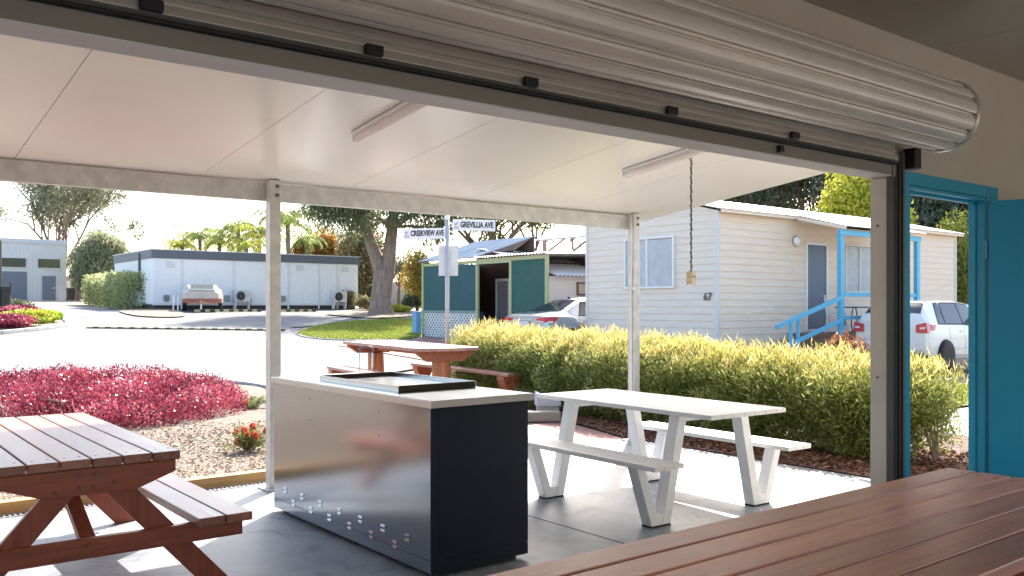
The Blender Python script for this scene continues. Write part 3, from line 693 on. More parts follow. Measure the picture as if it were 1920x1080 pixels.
def gum_bench(x, y, rot, label):
    t = thing('slab_bench', label, 'bench', (x, y, g(y)), rot, group='red gum benches beside the slab table')
    sb = MB()
    sb.prism([(-.15, -1.5), (.15, -1.44), (.15, 1.5), (-.15, 1.46)], 'z', .40, .445); sb.build('seat', REDGUM_T, t, bevel=.008)
    for e in (-1, 1):
        MB().prism([(-.15, .399), (.15, .399), (.15, .34), (.09, .21), (-.09, .21), (-.15, .34)], 'y', e*1.3-.09, e*1.3+.09).build('bracket', REDGUM, t, bevel=.01)
        for s in (-1, 1): MB().lathe([(.022, -.006), (.022, .0), (.01, .008)], (s*.07, e*1.3+(e*.092), .31), 'y', 8).build('bolt', BOLT, t)
        MB().tube([(0, e*1.3, -.05), (0, e*1.3, .209)], [.085, .08], 12).build('leg', REDGUM_Z, t)
gum_table()
gum_bench(8.03, 11.45, R(-4), 'long gum slab bench on the hedge side of the rustic table')
gum_bench(6.42, 11.55, R(-8), 'gum slab bench on the road side of the rustic table')
# suitcase with its handle pulled out
sx_, sy_ = at(686, 10.0)
st = thing('suitcase', 'wheeled suitcase with raised silver telescopic handle behind the barbecue', 'suitcase', (sx_, sy_, g(sy_)), HEAD-R(90))
MB().box(-.2, .2, -.12, .12, .05, .56).build('case', M('suitcase_shell', (.05, .06, .08), .4), st, bevel=.03)
for s in (-1, 1):
    MB().tube([(s*.072, 0, .56), (s*.072, 0, .965)], .0085, 8).build('handle_tube', CHROME, st, smooth=True)
    MB().tube([(s*.16-.015, 0, .035), (s*.16+.015, 0, .035)], .034, 12).build('wheel', BLACKR, st)
MB().tube([(-.075, 0, .94), (-.074, 0, .975), (-.055, 0, .992), (-.02, 0, 1.0), (.02, 0, 1.0), (.055, 0, .992), (.074, 0, .975), (.075, 0, .94)], .014, 8).build('grip', M('grip_grey', (.1, .1, .095), .5), st, smooth=True)

# ================================================================ STREET SIGN
px_, py_ = at(838.5, 15.5); zb = g(py_)
sg = thing('street_sign', 'grey street sign post with two white name blades and a blank plate', 'street sign', (px_, py_, zb))
def zz(y): return hz(y, 15.5) - zb
MB().tube([(0, 0, -.2), (0, 0, zz(409))], .038, 14).build('pole', M('pole_grey', (.48, .48, .47), .45, metal=.3), sg, smooth=True)
MB().lathe([(.045, 0), (.045, .05), (.02, .07)], (0, 0, zz(412)), 'z', 14).build('pole_cap', WHITE, sg)
def letters(body, size, m, parent, loc, rot, name='lettering', ext=.002, align='LEFT', sx=1, bold=.04):
    cu = bpy.data.curves.new(name, 'FONT'); cu.body = body; cu.size = size; cu.extrude = ext; cu.align_x = align; cu.align_y = 'CENTER'; cu.offset = size*bold
    tmp = bpy.data.objects.new('tmp', cu); col.objects.link(tmp); bpy.context.view_layer.update()
    me = bpy.data.meshes.new_from_object(tmp.evaluated_get(bpy.context.evaluated_depsgraph_get())); bpy.data.objects.remove(tmp); bpy.data.curves.remove(cu)
    me.materials.clear(); me.materials.append(m); o = bpy.data.objects.new(name, me); col.objects.link(o); o.parent = parent; o.location = loc; o.rotation_euler = rot; o.scale = (sx, 1, 1); return o
SIGNW = M('sign_white', (.80, .80, .80), .4, var=.02); SIGNK = M('sign_lettering', (.02, .02, .022), .5); SIGNG = M('sign_emblem', (.35, .36, .38), .5)
fwd = HEAD - R(90)
def blade(text, x0, x1, z0, z1, rot, off):
    """blade in a plane through the pole, local x along the blade"""
    e_ = bpy.data.objects.new('name_blade', None)
    b = MB().box(x0, x1, -.012, .012, z0, z1).build('name_blade', SIGNW, sg, bevel=.004); b.rotation_euler = (0, 0, rot)
    h = (z1-z0); L_ = abs(x1-x0); zc_ = (z0+z1)/2
    tx = min(x0, x1) + L_*.175
    o = letters(text, h*.74, SIGNK, b, (tx, -.014, zc_), (R(90), 0, 0))
    wv = max(v.co.x for v in o.data.vertices) - min(v.co.x for v in o.data.vertices); o.scale = (L_*.775/wv, 1, 1)
    # small leaf-and-waves emblem
    em = MB(); cx = min(x0, x1) + L_*.085
    for k in range(3):
        q = [(cx-.05+.012*i, -.0135, zc_-.035-.016*k*1.0+.006*math.sin(i*1.3+k)) for i in range(9)]; em.tube(q, .0035, 5)
    em.tube([(cx-.02, -.0135, zc_-.02), (cx+.0, -.0135, zc_+.02), (cx+.03, -.0135, zc_+.045)], [.003, .014, .003], 6)
    em.tube([(cx-.02, -.0135, zc_-.02), (cx-.03, -.0135, zc_+.015), (cx-.03, -.0135, zc_+.04)], [.003, .009, .002], 6)
    em.build('emblem', SIGNG, b); MB().box(min(x0, x1)+.002, max(x0, x1)-.002, -.016, .016, z0-.008, z0-.001).build('blade_edge', WHITE, b); return b
blade('CREEKVIEW AVE', -.80, -.02, zz(446.5), zz(427.5), fwd + R(-12), 0)
blade('GREVILLIA AVE', .10, .86, zz(431), zz(411), fwd + R(14), 0)
bp_ = MB().box(-.155, .185, -.055, -.045, zz(517), zz(460)).build('blank_plate', M('sign_plate_back', (.62, .61, .59), .45, metal=.2), sg, bevel=.004); bp_.rotation_euler = (0, 0, fwd + R(4))
# the plate is seen from behind, fixed beyond the pole
bp_.location = (CA*.09, SA*.09, 0)

# ================================================================ WEATHERBOARD CABIN
X0, X1, Y0, Y1 = 15.6, 26.6, 12.5, 16.7
ZE = 3.60
SID = M('weatherboard_cream_dim', (.74, .67, .58), .6, var=.06, scale=3, stretch=(.5, .5, 4)); SID2 = M('weatherboard_cream_lit', (.82, .67, .53), .6, var=.06, scale=3, stretch=(.5, .5, 4))  # front copy warmer and lighter than the end copy, light put into the colour
cabn = thing('cabin', 'cream weatherboard cabin number 67 with low white roof and blue porch', 'cabin', (21, 14.6, g(14)))
MB().box(X0+.03, X1-.03, Y0+.03, Y1-.03, .0, ZE-.02).build('wall_core', M('cabin_core', (.4, .38, .36), .8), cabn, world=True)
def boards(axis, u0, u1, v, z0, z1, out, holes, m):
    """lapped boards; holes = (ua, ub, za, zb)"""
    b = MB(); p = .158; z = z0
    while z < z1-.01:
        zt = min(z+p, z1)
        segs = [(u0, u1)]
        for (ha, hb, za, zb_) in holes:
            if za < zt-.01 and zb_ > z+.01:
                ns = []
                for a, c in segs:
                    if hb <= a or ha >= c: ns.append((a, c))
                    else:
                        if ha > a: ns.append((a, ha))
                        if hb < c: ns.append((hb, c))
                segs = ns
        for a, c in segs:
            if axis == 'x': b.prism([(v+out*.008, z-.006), (v+out*.034, z-.006), (v+out*.018, zt), (v+out*.008, zt)], 'x', a, c)
            else: b.prism([(v+out*.008, z-.006), (v+out*.034, z-.006), (v+out*.018, zt), (v+out*.008, zt)], 'y', a, c)
        z += p
    return b
DX0, DX1, DZ0, DZ1 = 18.93, 19.86, .86, 3.03
W1 = (20.62, 23.35, 1.80, 3.05)
boards('x', X0+.05, X1-.05, Y0+.03, .35, ZE-.03, -1, [], SID2).build('front_cladding', SID2, cabn, world=True)
W2_ = (13.72, 15.32, 1.88, 3.1)
gz = lambda y: ZE + .0
bl = boards('y', Y0+.05, Y1-.05, X0+.03, .35, ZE-.03, -1, [], SID); bl.build('end_cladding', SID, cabn, world=True)
# low gable on the end wall
MB().prism([(Y0+.02, ZE-.03), (Y1-.02, ZE-.03), ((Y0+Y1)/2, ZE+.52)], 'x', X0+.0, X0+.03).build('gable', SID, cabn, world=True)
tr = MB(); tr.box(X0-.022, X0+.06, Y0-.022, Y0+.06, .3, ZE-.02); tr.box(X0-.022, X0+.06, Y1-.06, Y1+.02, .3, ZE-.02); tr.box(X1-.06, X1+.02, Y0-.022, Y0+.06, .3, ZE-.02)
tr.build('corner_board', M('corner_board', (.68, .66, .63), .5, var=.03), cabn, world=True, bevel=.004)
# corrugated roof
def corr(name, x0, x1, ya, za, yb, zb_, m, parent, pitch=.076, amp=.009, axis='x', thick=.012):
    """corrugated sheet: waves run along x, sheet spans ya->yb"""
    n = int((x1-x0)/pitch*6); us = np.linspace(x0, x1, n); vs = []; fs = []
    for i, u in enumerate(us):
        o_ = amp*math.sin(2*math.pi*u/pitch)
        for (v_, z_) in ((ya, za), (yb, zb_)):
            vs.append((u, v_, z_+o_) if axis == 'x' else (v_, u, z_+o_))
    for i in range(n-1): fs.append((2*i, 2*i+1, 2*i+3, 2*i+2))
    b = MB(); b.add(vs, fs); b.add([(v[0], v[1], v[2]-thick) for v in vs], [f[::-1] for f in fs])
    return b.build(name, m, parent, world=True)
ROOFW = M('white_corrugated_roof', (.74, .72, .70), .4, metal=.1, var=.05, scale=1)
ym = (Y0+Y1)/2
corr('roof', X0-.12, X1+.12, Y0-.22, ZE+.0, ym, ZE+.56, ROOFW, cabn); corr('roof', X0-.12, X1+.12, ym, ZE+.56, Y1+.2, ZE+.0, ROOFW, cabn)
corr('porch_roof', 18.28, 21.9, 11.02, 3.28, Y0-.222, ZE+.015, ROOFW, cabn)
fa = MB(); fa.prism([(Y0-.2, ZE-.03), (ym, ZE+.53), (Y1+.2, ZE-.03), (Y1+.2, ZE+.0), (ym, ZE+.553), (Y0-.2, ZE+.0)], 'x', X0-.1, X0-.075)
fa.build('barge_board', WHITE, cabn, world=True)
MB().box(X0-.1, X1+.1, Y0-.19, Y0-.17, ZE-.085, ZE-.012).build('fascia', SID2, cabn, world=True)
MB().box(X0-.02, X1+.02, Y0-.169, Y0-.02, ZE-.07, ZE-.06).build('eave_lining', SID2, cabn, world=True)
# porch soffit, floor, posts, rails
CB = M('sky_blue_paint', (.10, .42, .62), .45, var=.06, scale=4)
ply = M('soffit_ply', (.55, .42, .30), .7, var=.08); pch = MB()
MB().add([(18.3, 11.05, 3.21), (21.88, 11.05, 3.21), (21.88, Y0-.03, 3.53), (18.3, Y0-.03, 3.53)], [(0,1,2,3)]).build('porch_soffit', ply, cabn, world=True)
MB().prism([(11.03, 3.268), (Y0-.2, 3.585), (Y0-.2, 3.50), (11.03, 3.19)], 'x', 18.285, 18.30).build('rake_board', SID2, cabn, world=True)
MB().box(18.2, 21.85, 11.1, Y0-.01, .70, .82).build('porch_floor', wood('deck_boards', (.2, .12, .08), axis='x', rough=.7), cabn, world=True)
MB().box(18.2, 21.85, 11.12, 11.16, .0, .70).build('porch_skirt', M('skirt_dark', (.12, .1, .09), .8), cabn, world=True)
for X, nm in ((18.28, 0), (21.72, 0)):
    MB().box(X-.05, X+.05, 11.13, 11.23, .0, 3.19).build('porch_post', CB, cabn, world=True, bevel=.006)
    MB().box(X+.06, X+.14, 11.15, 11.23, .0, 3.19).build('porch_post', CB, cabn, world=True, bevel=.006)
MB().box(18.2, 21.85, 11.12, 11.165, 3.075, 3.2).build('porch_beam', CB, cabn, world=True, bevel=.004)
rl = MB(); rl.box(18.43, 21.66, 11.15, 11.19, 1.68, 1.78); rl.box(18.43, 21.66, 11.15, 11.19, 1.16, 1.24); rl.build('porch_rail', CB, cabn, world=True, bevel=.004)
rp = MB(); rp.bar((18.22, 11.10, 1.66), (15.75, 11.10, 1.02), .045, .10); rp.bar((18.22, 11.10, 1.15), (15.75, 11.10, .52), .045, .09)
rp.build('stair_rail', CB, cabn, world=True, bevel=.004)
for X in (16.35, 16.62): MB().box(X-.035, X+.035, 11.13, 11.19, .05, 1.15+(X-16.35)*.26).build('rail_post', CB, cabn, world=True, bevel=.004)
stp = MB()
for k in range(5): stp.box(15.9+.46*k, 18.19, 11.2, 12.3, .14*k+.001, .14*(k+1))
stp.build('steps', M('step_timber', (.2, .13, .09), .8), cabn, world=True)
# door
dr_ = MB(); dr_.box(DX0, DX0+.06, Y0-.03, Y0+.02, DZ0, DZ1); dr_.box(DX1-.06, DX1, Y0-.03, Y0+.02, DZ0, DZ1); dr_.box(DX0+.06, DX1-.06, Y0-.03, Y0+.02, DZ1-.07, DZ1); dr_.box(DX0+.06, DX1-.06, Y0-.03, Y0+.02, DZ0, DZ0+.04)
cd_ = MB().box(DX0+.062, DX1-.062, Y0-.008, Y0+.019, DZ0+.042, DZ1-.072).build('door', M('slate_blue_door', (.085, .125, .19), .4, var=.06), cabn, world=True, bevel=.003)
o = dr_.build('door_frame', WHITE, cabn, world=True, bevel=.004)
MB().lathe([(.03, 0), (.03, -.01), (.012, -.02), (.012, -.05), (.028, -.055), (.03, -.07)], (DX1-.14, Y0-.009, 1.66), 'y', 14).build('door_handle', CHROME, cd_, world=True, smooth=True)
# windows
def win(par, axis, u0, u1, v, z0, z1, out, mull, fm, blinds=True, gm=None):
    """window on a wall: frame, panes with blinds behind"""
    f = MB(); t = .05
    def bx(a, b, c, d, o0, o1):
        lo, hi = sorted((v+out*o0, v+out*o1))
        if axis == 'x': f.box(a, b, lo, hi, c, d)
        else: f.box(lo, hi, a, b, c, d)
    bx(u0, u0+t, z0, z1, -.01, .045); bx(u1-t, u1, z0, z1, -.01, .045); bx(u0+t, u1-t, z1-t, z1, -.01, .045); bx(u0+t, u1-t, z0, z0+t, -.01, .055)
    for q in mull: bx(q-t/2, q+t/2, z0+t, z1-t, -.01, .04)
    fo = f.build('window', fm, par, world=True, bevel=.003)
    p_ = MB()
    def px2(mb, a, b, c, d, o0, o1):
        lo, hi = sorted((v+out*o0, v+out*o1))
        if axis == 'x': mb.box(a, b, lo, hi, c, d)
        else: mb.box(lo, hi, a, b, c, d)
    ed = [u0+t] + [q for q in mull] + [u1-t]
    for i in range(len(ed)-1):
        a = ed[i]+(t/2 if i else 0)+.002; b = ed[i+1]-(t/2 if i < len(ed)-2 else 0)-.002
        px2(p_, a, b, z0+t+.001, z1-t-.001, .012, .016)
    p_.build('pane', gm or glassm('window_glass', (.35, .37, .38), .03, .9, (.95, .97, 1)), fo, world=True)
    if blinds:
        bb = MB(); z = z0+t+.01
        while z < z1-t-.03:
            px2(bb, u0+t+.004, u1-t-.004, z, z+.03, .002, .008); z += .034
        bb.build('blind', M('blind_slats', (.82, .80, .76), .5), fo, world=True)
    return fo
WF = M('cream_window_frame', (.72, .66, .56), .5, var=.02)
win(cabn, 'x', *W1[:2], Y0-.01, W1[2], W1[3], -1, [21.3, 22.5], WF)
win(cabn, 'y', *W2_[:2], X0-.01, W2_[2], W2_[3], -1, [14.57, 15.1], WHITE)
hb_ = MB().box(X0-.012, X0-.006, 12.62, 12.62, 0, 0)
dz = letters('67', .235, M('house_number', (.07, .07, .08), .4), cabn, (X0-.022-21, 12.76-14.6, 1.665-g(14)), (R(90), 0, R(-90)), 'house_number', .004, 'CENTER', 1, .012)
# wall light
lx = 18.52
MB().lathe([(.12, 0), (.12, -.02), (.10, -.06), (.055, -.09), (.01, -.1)], (lx, Y0-.01, 3.02), 'y', 20).build('wall_light', M('opal_glass_lamp', (.85, .83, .78), .25), cabn, world=True, smooth=True)
MB().lathe([(.14, 0), (.14, -.014), (.125, -.02)], (lx, Y0-.006, 3.02), 'y', 20).build('wall_light_base', GREYM, cabn, world=True)
# porch table with bent legs, glimpsed through the rails
ptb = thing('porch_table', 'small black metal table standing on the blue cabin porch', 'table', (19.75, 11.7, .82))
MB().box(-.35, .35, -.3, .3, .60, .63).build('tabletop', BLACKM, ptb, bevel=.004)
for s in (-1, 1):
    for e in (-1, 1): MB().tube([(s*.28, e*.2, .6), (s*.16, e*.16, .45), (s*.14, e*.16, .2), (s*.26, e*.2, 0)], .013, 8).build('leg', BLACKM, ptb, smooth=True)
pc = thing('porch_chair', 'white metal chair beside the black table on the porch', 'chair', (19.05, 11.75, .82), .4)
WM = M('chair_white', (.7, .7, .7), .4)
MB().box(-.21, .21, -.2, .2, .42, .44).build('seat', WM, pc, bevel=.004)
for s in (-1, 1):
    for e in (-1, 1): MB().tube([(s*.19, e*.18, .42), (s*.22, e*.22, 0)], .012, 8).build('leg', WM, pc)
bk = MB(); bk.tube([(-.19, .19, .44), (-.2, .24, .85), (0, .26, .9), (.2, .24, .85), (.19, .19, .44)], .012, 8)
for q in (-.1, 0, .1): bk.tube([(q, .2, .44), (q*1.1, .25, .87)], .006, 6)
bk.build('backrest', WM, pc)

# ================================================================ ANNEXE WITH SHADE CLOTH
SC = 30/26
def s26(v): return v
AX = .0
fx = 30*(CA + SA*(-.1004)); yL = 30*(SA - CA*(-.1004))
def onx(px_, x):                    # depth along a wall of constant X
    r = (px_-960)/F; d = x/(CA+SA*r); return d*(SA-CA*r), d
XA = fx
yR, dR = onx(1026, XA); yD0, dD0 = onx(898, XA); yD1, dD1 = onx(957, XA); 
zg = .34; ZT = hz(493, 30)
an = thing('annexe', 'green shade cloth annexe with white lattice base and corrugated roof', 'annexe', (XA, (yL+yR)/2, zg))
SHD = M('green_shade_cloth', (.035, .12, .095), .8, var=.12, scale=6, bump=.3, bscale=200); SHB = M('blue_green_shade_cloth', (.035, .105, .115), .8, var=.12, scale=2, bump=.3, bscale=200)
LIME = M('pale_lime_paint', (.42, .46, .24), .6, var=.06); LATM = M('white_lattice', (.78, .78, .78), .5)
# left bay
def zat(py, px_):
    y, d = onx(px_, XA); return hz(py, d)
MB().box(XA-.03, XA+.03, yD0+.10, yL, hz(495, 30)-.10, hz(495, 30)).build('fascia', LIME, an, world=True)
zlt = hz(584, 29.2); ztop = ZT - .13
def scallop(y0, y1, z0, z1, name, m):
    n = 26; ys = np.linspace(y0, y1, n); b = MB()
    pts = [(ys[0], z0)] + [(ys[-1], z0)] + [(ys[n-1-i], z1 + .035*abs(math.sin(i*1.7))) for i in range(n)]
    b.prism(pts, 'x', XA-.012, XA-.004); return b.build(name, m, an, world=True)
scallop(yD0+.12, yL-.02, zlt, ZT-.17, 'shade_cloth', SHB)
scallop(yR+.03, yD1-.08, zg+.05, ZT-.14, 'shade_cloth', SHD)
for y in (yL-.04, yD0+.06, yD1-.04, yR+.0): MB().box(XA-.05, XA+.03, y-.05, y+.05, zg, ZT-.0).build('post', LIME, an, world=True, bevel=.004)
MB().box(XA-.045, XA+.02, yR+.052, yD1-.092, ZT-.12, ZT-.01).build('fascia', LIME, an, world=True)
MB().box(XA-.045, XA+.02, yD1+.012, yD0+.008, ZT-.17, ZT-.01).build('fascia', LIME, an, world=True)
# cross hatched lattice
la = MB(); z0_, z1_ = zg+.1, zlt-.04; s_ = .16
def clipseg(c, sgn):
    out = []
    ys_, ye_ = yD0+.14, yL-.1
    pts = []
    # line z = z0_ + sgn*(y - c)
    for y in (ys_, ye_):
        z = z0_ + sgn*(y-c)
        if z0_ <= z <= z1_: pts.append((y, z))
    for z in (z0_, z1_):
        y = c + (z-z0_)/sgn
        if ys_ < y < ye_: pts.append((y, z))
    return pts[:2] if len(pts) >= 2 else None
c = yD0-3
while c < yL+3:
    for sgn, ox in ((1, -.012), (-1, -.022)):
        p_ = clipseg(c, sgn)
        if p_: la.bar((XA+ox, p_[0][0], p_[0][1]), (XA+ox, p_[1][0], p_[1][1]), .008, .05, up=(0, -sgn, 1))
    c += s_*1.0
la.build('lattice', LATM, an, world=True)
lf = MB(); lf.box(XA-.03, XA+.02, yD0+.1, yL-.05, zlt-.06, zlt+.03); lf.box(XA-.03, XA+.02, yD0+.1, yL-.05, zg, zg+.09); ymid = yD0+.14+(yL-yD0)*.5
lf.box(XA-.035, XA+.02, ymid-.04, ymid+.04, zg, zlt); lf.build('lattice_frame', M('grey_green_frame', (.22, .3, .27), .6), an, world=True, bevel=.004)
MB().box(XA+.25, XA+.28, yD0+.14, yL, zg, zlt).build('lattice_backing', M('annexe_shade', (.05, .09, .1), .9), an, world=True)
# inner room: side and back walls, screen door
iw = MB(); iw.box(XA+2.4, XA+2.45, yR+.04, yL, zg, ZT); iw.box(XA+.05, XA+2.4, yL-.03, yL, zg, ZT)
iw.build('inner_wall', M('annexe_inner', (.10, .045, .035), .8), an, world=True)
sy0, sx = onx(935, XA+1.0)
sy0, _ = onx(956, XA+1.2); sy1, _ = onx(930, XA+1.2)
sd = MB(); zt_ = 2.35
sd.box(XA+1.17, XA+1.21, sy0, sy0+.07, zg, zt_); sd.box(XA+1.17, XA+1.21, sy1-.07, sy1, zg, zt_); sd.box(XA+1.17, XA+1.21, sy0+.07, sy1-.07, zt_-.08, zt_)
sdo = sd.build('screen_door', WHITE, an, world=True, bevel=.004)
ml = MB(); c = sy0-2.2
while c < sy1+2.2:
    for sgn in (1, -1):
        a0 = max(sy0+.07, c) if sgn > 0 else max(sy0+.07, c-(zt_-zg)); 
        ya_, yb_ = sy0+.07, sy1-.07
        za_ = zg + sgn*(ya_-c)*1.4; zb2 = zg + sgn*(yb_-c)*1.4
        lo, hi = zg, zt_-.08
        def cl(ya, za, yb, zb):
            if abs(zb-za) < 1e-6: return None
            t0, t1 = sorted(((lo-za)/(zb-za), (hi-za)/(zb-za))); t0 = max(0, t0); t1 = min(1, t1)
            if t1 <= t0: return None
            return (ya+(yb-ya)*t0, za+(zb-za)*t0, ya+(yb-ya)*t1, za+(zb-za)*t1)
        q = cl(ya_, za_, yb_, zb2)
        if q: ml.bar((XA+1.18+.004*sgn, q[0], q[1]), (XA+1.18+.004*sgn, q[2], q[3]), .005, .011, up=(1, 0, 0))
    c += .085
ml.build('mesh_grille', WHITE, sdo, world=True)
# roofs
RB = M('blue_grey_corrugated', (.22, .27, .33), .9, metal=.0, var=.2, scale=2, stretch=(.3, 3, 1), spec=.05)
XR = XA*16.03/14.05; zR = hz(453, onx(897, XR)[1])
corr('roof', yD0+.1, yL+.1, XA-.12, ZT+.045, XR, zR, RB, an, axis='y', pitch=.15, amp=.018)
MB().box(XR+.0, XR+.04, yD0+.1, yL+.05, ZT-.1, zR-.03).build('roof_back_panel', M('gable_brown', (.16, .11, .09), .8), an, world=True)
corr('roof', yR-.1, yD0+.09, XA-.15, ZT+.045, XR+2.5, ZT+.2, ROOFW, an, axis='y', pitch=.15, amp=.018)
MB().prism([(XA+.1, ZT+.12), (XR-.02, zR-.03), (XR-.75, ZT+.35)], 'y', yD0+.12, yD0+.15).build('gable_end', M('gable_brown', (.16, .11, .09), .8), an, world=True)
MB().box(XA-.25, XA-.06, yL+.02, yL+.30, zg, zlt).build('side_screen', M('pale_blue_panel', (.16, .36, .62), .5), an, world=True, bevel=.01)
# white house adjoining the annexe: wall facing the lane, stepped white roofs, open carport on trusses
hs = thing('house', 'pale house with white corrugated verandah roof and open carport trusses', 'house', (XA+4, yR+2, g(yR)))
HW = M('pale_house_wall', (.66, .63, .60), .7, var=.03)
def onyr(px_, y): return onY(px_, y)
def onY(px_, y):
    r = (px_-960)/F; d = y/(SA-CA*r); return d*(CA+SA*r), d
ze = hz(517, dR)
MB().box(XA+.06, XA+9, yR+.0, yR+.06, .2, ze).build('wall', HW, hs, world=True)
x0_, d0_ = onY(1081, yR); x1_, _ = onY(1106, yR)
win(hs, 'x', x0_, x1_, yR, hz(554, d0_), hz(529, d0_), -1, [], M('dark_window_frame', (.12, .09, .08), .5), True, M('pinkish_blind', (.55, .42, .35), .6))
corr('verandah_roof', XA+.05, XA+9, yR-.35, ze+.01, yR+1.3, ze+.42, ROOFW, hs, pitch=.15, amp=.02)
corr('roof', XA+.6, XA+9, yR+1.35, ze+.50, yR+4.2, ze+1.0, M('grey_roof', (.42, .44, .48), .5, metal=.2), hs, pitch=.15, amp=.02)
# carport roof falling to the right, seen from below
TT = M('truss_timber', (.35, .24, .18), .7)
cxa = onY(1003, yR+3.8)[0]; dA_ = cxa*CA+(yR+.6)*SA; cxb = onY(1108, yR+.6)[0]; dB_ = onY(1108, yR+.6)[1]
zA = hz(442, dA_); zB = hz(458, dB_); k_ = (zB-zA)/(cxb-cxa)
def rz(x): return zA + k_*(x-cxa)
xe = cxa+9; y0c, y1c = yR+.6, yR+3.8
MB().add([(cxa, y0c, zA), (xe, y0c, rz(xe)), (xe, y1c, rz(xe)), (cxa, y1c, zA), (cxa, y0c, zA+.05), (xe, y0c, rz(xe)+.05), (xe, y1c, rz(xe)+.05), (cxa, y1c, zA+.05)],
         [(0,1,2,3),(7,6,5,4),(0,4,5,1),(1,5,6,2),(2,6,7,3),(3,7,4,0)]).build('carport_roof', M('carport_sheet', (.45, .4, .36), .6), hs, world=True)
for kk in range(3):
    yy = y0c+.2+kk*1.35; ts = MB()
    ts.bar((cxa+.1, yy, zA-.06), (xe-.1, yy, rz(xe)-.06), .05, .09); ts.bar((cxa+.1, yy, zA-.46), (xe-.1, yy, rz(xe)-.46), .05, .07)
    for q in range(10):
        x_ = cxa+.2+q*.9; ts.box(x_-.03, x_+.03, yy-.03, yy+.03, rz(x_)-.46, rz(x_)-.06)
        if q % 2: ts.bar((x_, yy, rz(x_)-.44), (x_+.9, yy, rz(x_+.9)-.08), .04, .05)
    ts.build('truss', TT, hs, world=True)
for x_ in (cxa+.2, cxa+4.5, xe-.3): MB().box(x_-.04, x_+.04, y1c-.3, y1c-.2, .3, rz(x_)-.01).build('carport_post', TT, hs, world=True)

# ================================================================ LONG WHITE TRANSPORTABLE BUILDING
bX0, bX1, bY0, bY1 = 13.2, 24.6, 45.5, 52.5
zb0 = 1.32; ztp = 4.28
lb = thing('site_building', 'long white ribbed transportable building with dark grey parapet', 'building', (19, 50, zb0))
CLAD = M('white_ribbed_cladding', (.90, .90, .89), .5, metal=.0, var=.03)
def ribs(b, axis, u0, u1, v, z0, z1, out, pitch=.13):
    n = int((u1-u0)/pitch)
    for i in range(n):
        a = u0+i*pitch; pts = [(a, v), (a, v+out*.02), (a+.045, v+out*.02), (a+.06, v)]
        if axis == 'x': b.prism(pts, 'z', z0, z1)
        else: b.prism([(q[1], q[0]) for q in pts], 'z', z0, z1)
wb = MB(); wb.box(bX0, bX1, bY0, bY1, zb0+.25, ztp-.42); ribs(wb, 'x', bX0+.05, bX1-.05, bY0, zb0+.3, ztp-.43, -1); ribs(wb, 'y', bY0+.05, bY1-.05, bX0, zb0+.3, ztp-.43, -1)
wb.build('wall', CLAD, lb, world=True)
MB().box(bX0-.06, bX1+.06, bY0-.06, bY1+.06, ztp-.42, ztp).build('parapet', M('slate_parapet', (.13, .145, .17), .5, var=.05), lb, world=True, bevel=.01)
MB().box(bX0-.08, bX1+.08, bY0-.08, bY1+.08, ztp+.001, ztp+.04).build('parapet_cap', WHITE, lb, world=True)
MB().box(bX0+.1, bX1-.1, bY0+.15, bY1-.1, .9, zb0+.249).build('footing', M('footing_dark', (.08, .08, .08), .8), lb, world=True)
tb2 = MB(); tb2.box(bX0-.025, bX1+.02, bY0-.03, bY0-.004, zb0+.2, zb0+.3); tb2.build('base_rail', WHITE, lb, world=True)
def onY(px_, y):
    r = (px_-960)/F; d = y/(SA-CA*r); return d*(CA+SA*r), d
for q in (340, 438, 540, 597, 632):
    X, _ = onY(q, bY0); MB().box(X-.05, X+.05, bY0-.07, bY0-.031, zb0-.0, ztp-.43).build('downpipe', WHITE, lb, world=True, bevel=.008)
for q in (318, 562, 646):
    X, d = onY(q, bY0); f = MB().box(X-.22, X+.22, bY0-.05, bY0-.022, ztp-.85, ztp-.58).build('wall_vent', M('vent_white', (.7, .71, .72), .4), lb, world=True, bevel=.01)
for q in (311, 425, 530):
    X, d = onY(q, bY0); MB().box(X-.12, X+.12, bY0-.14, bY0-.022, zb0+.42, zb0+.72).build('meter_box', GREYM, lb, world=True, bevel=.01)
# downpipe and electrical boxes on the end wall
MB().box(bX0-.12, bX0-.025, bY0+1.9, bY0+2.02, zb0+.6, ztp-.1).build('conduit', M('dark_conduit', (.08, .1, .12), .6), lb, world=True)
for k, y in enumerate((bY0+1.6, bY0+3.0)): MB().box(bX0-.3, bX0-.025, y, y+.6, zb0+.15, zb0+.9).build('meter_cabinet', M('cabinet_grey', (.55, .58, .6), .5), lb, world=True, bevel=.01)
# air conditioners
def aircon(q, label):
    X, d = onY(q, bY0-.4); z = zb0+.38
    t = thing('air_conditioner', label, 'air conditioner', (X, bY0-.4, z), 0, group='outdoor units along the white building')
    MB().box(-.42, .42, -.15, .15, 0, .62).build('casing', M('aircon_white', (.68, .66, .62), .5), t, bevel=.02)
    MB().lathe([(.25, 0), (.25, -.015), (.22, -.02), (.22, -.002)], (-.1, -.152, .31), 'y', 28).build('fan_ring', GREYM, t)
    MB().lathe([(.215, 0), (.215, .001)], (-.1, -.158, .31), 'y', 24).build('fan_opening', BLACKM, t)
    gl_ = MB()
    for k in range(4): gl_.lathe([(.05+.05*k, -.001), (.05+.05*k, -.004), (.056+.05*k, -.004), (.056+.05*k, -.001)], (-.1, -.166, .31), 'y', 22)
    for k in range(6): a_ = k*math.pi/3; gl_.bar((-.1, -.17, .31), (-.1+.2*math.cos(a_), -.17, .31+.2*math.sin(a_)), .012, .004, up=(0, 1, 0))
    gl_.build('fan_guard', GREYM, t)
    for s in (-1, 1): MB().box(s*.36-.03, s*.36+.03, -.13, .13, -.38, -.001).build('stand_leg', WHITE, t)
    MB().tube([(.38, -.1, .2), (.5, -.08, .1), (.52, .1, -.1), (.5, .2, -.3)], .02, 6).build('pipe', BLACKM, t)
aircon(453, 'beige air conditioner unit between the trailer van and the canopy post')
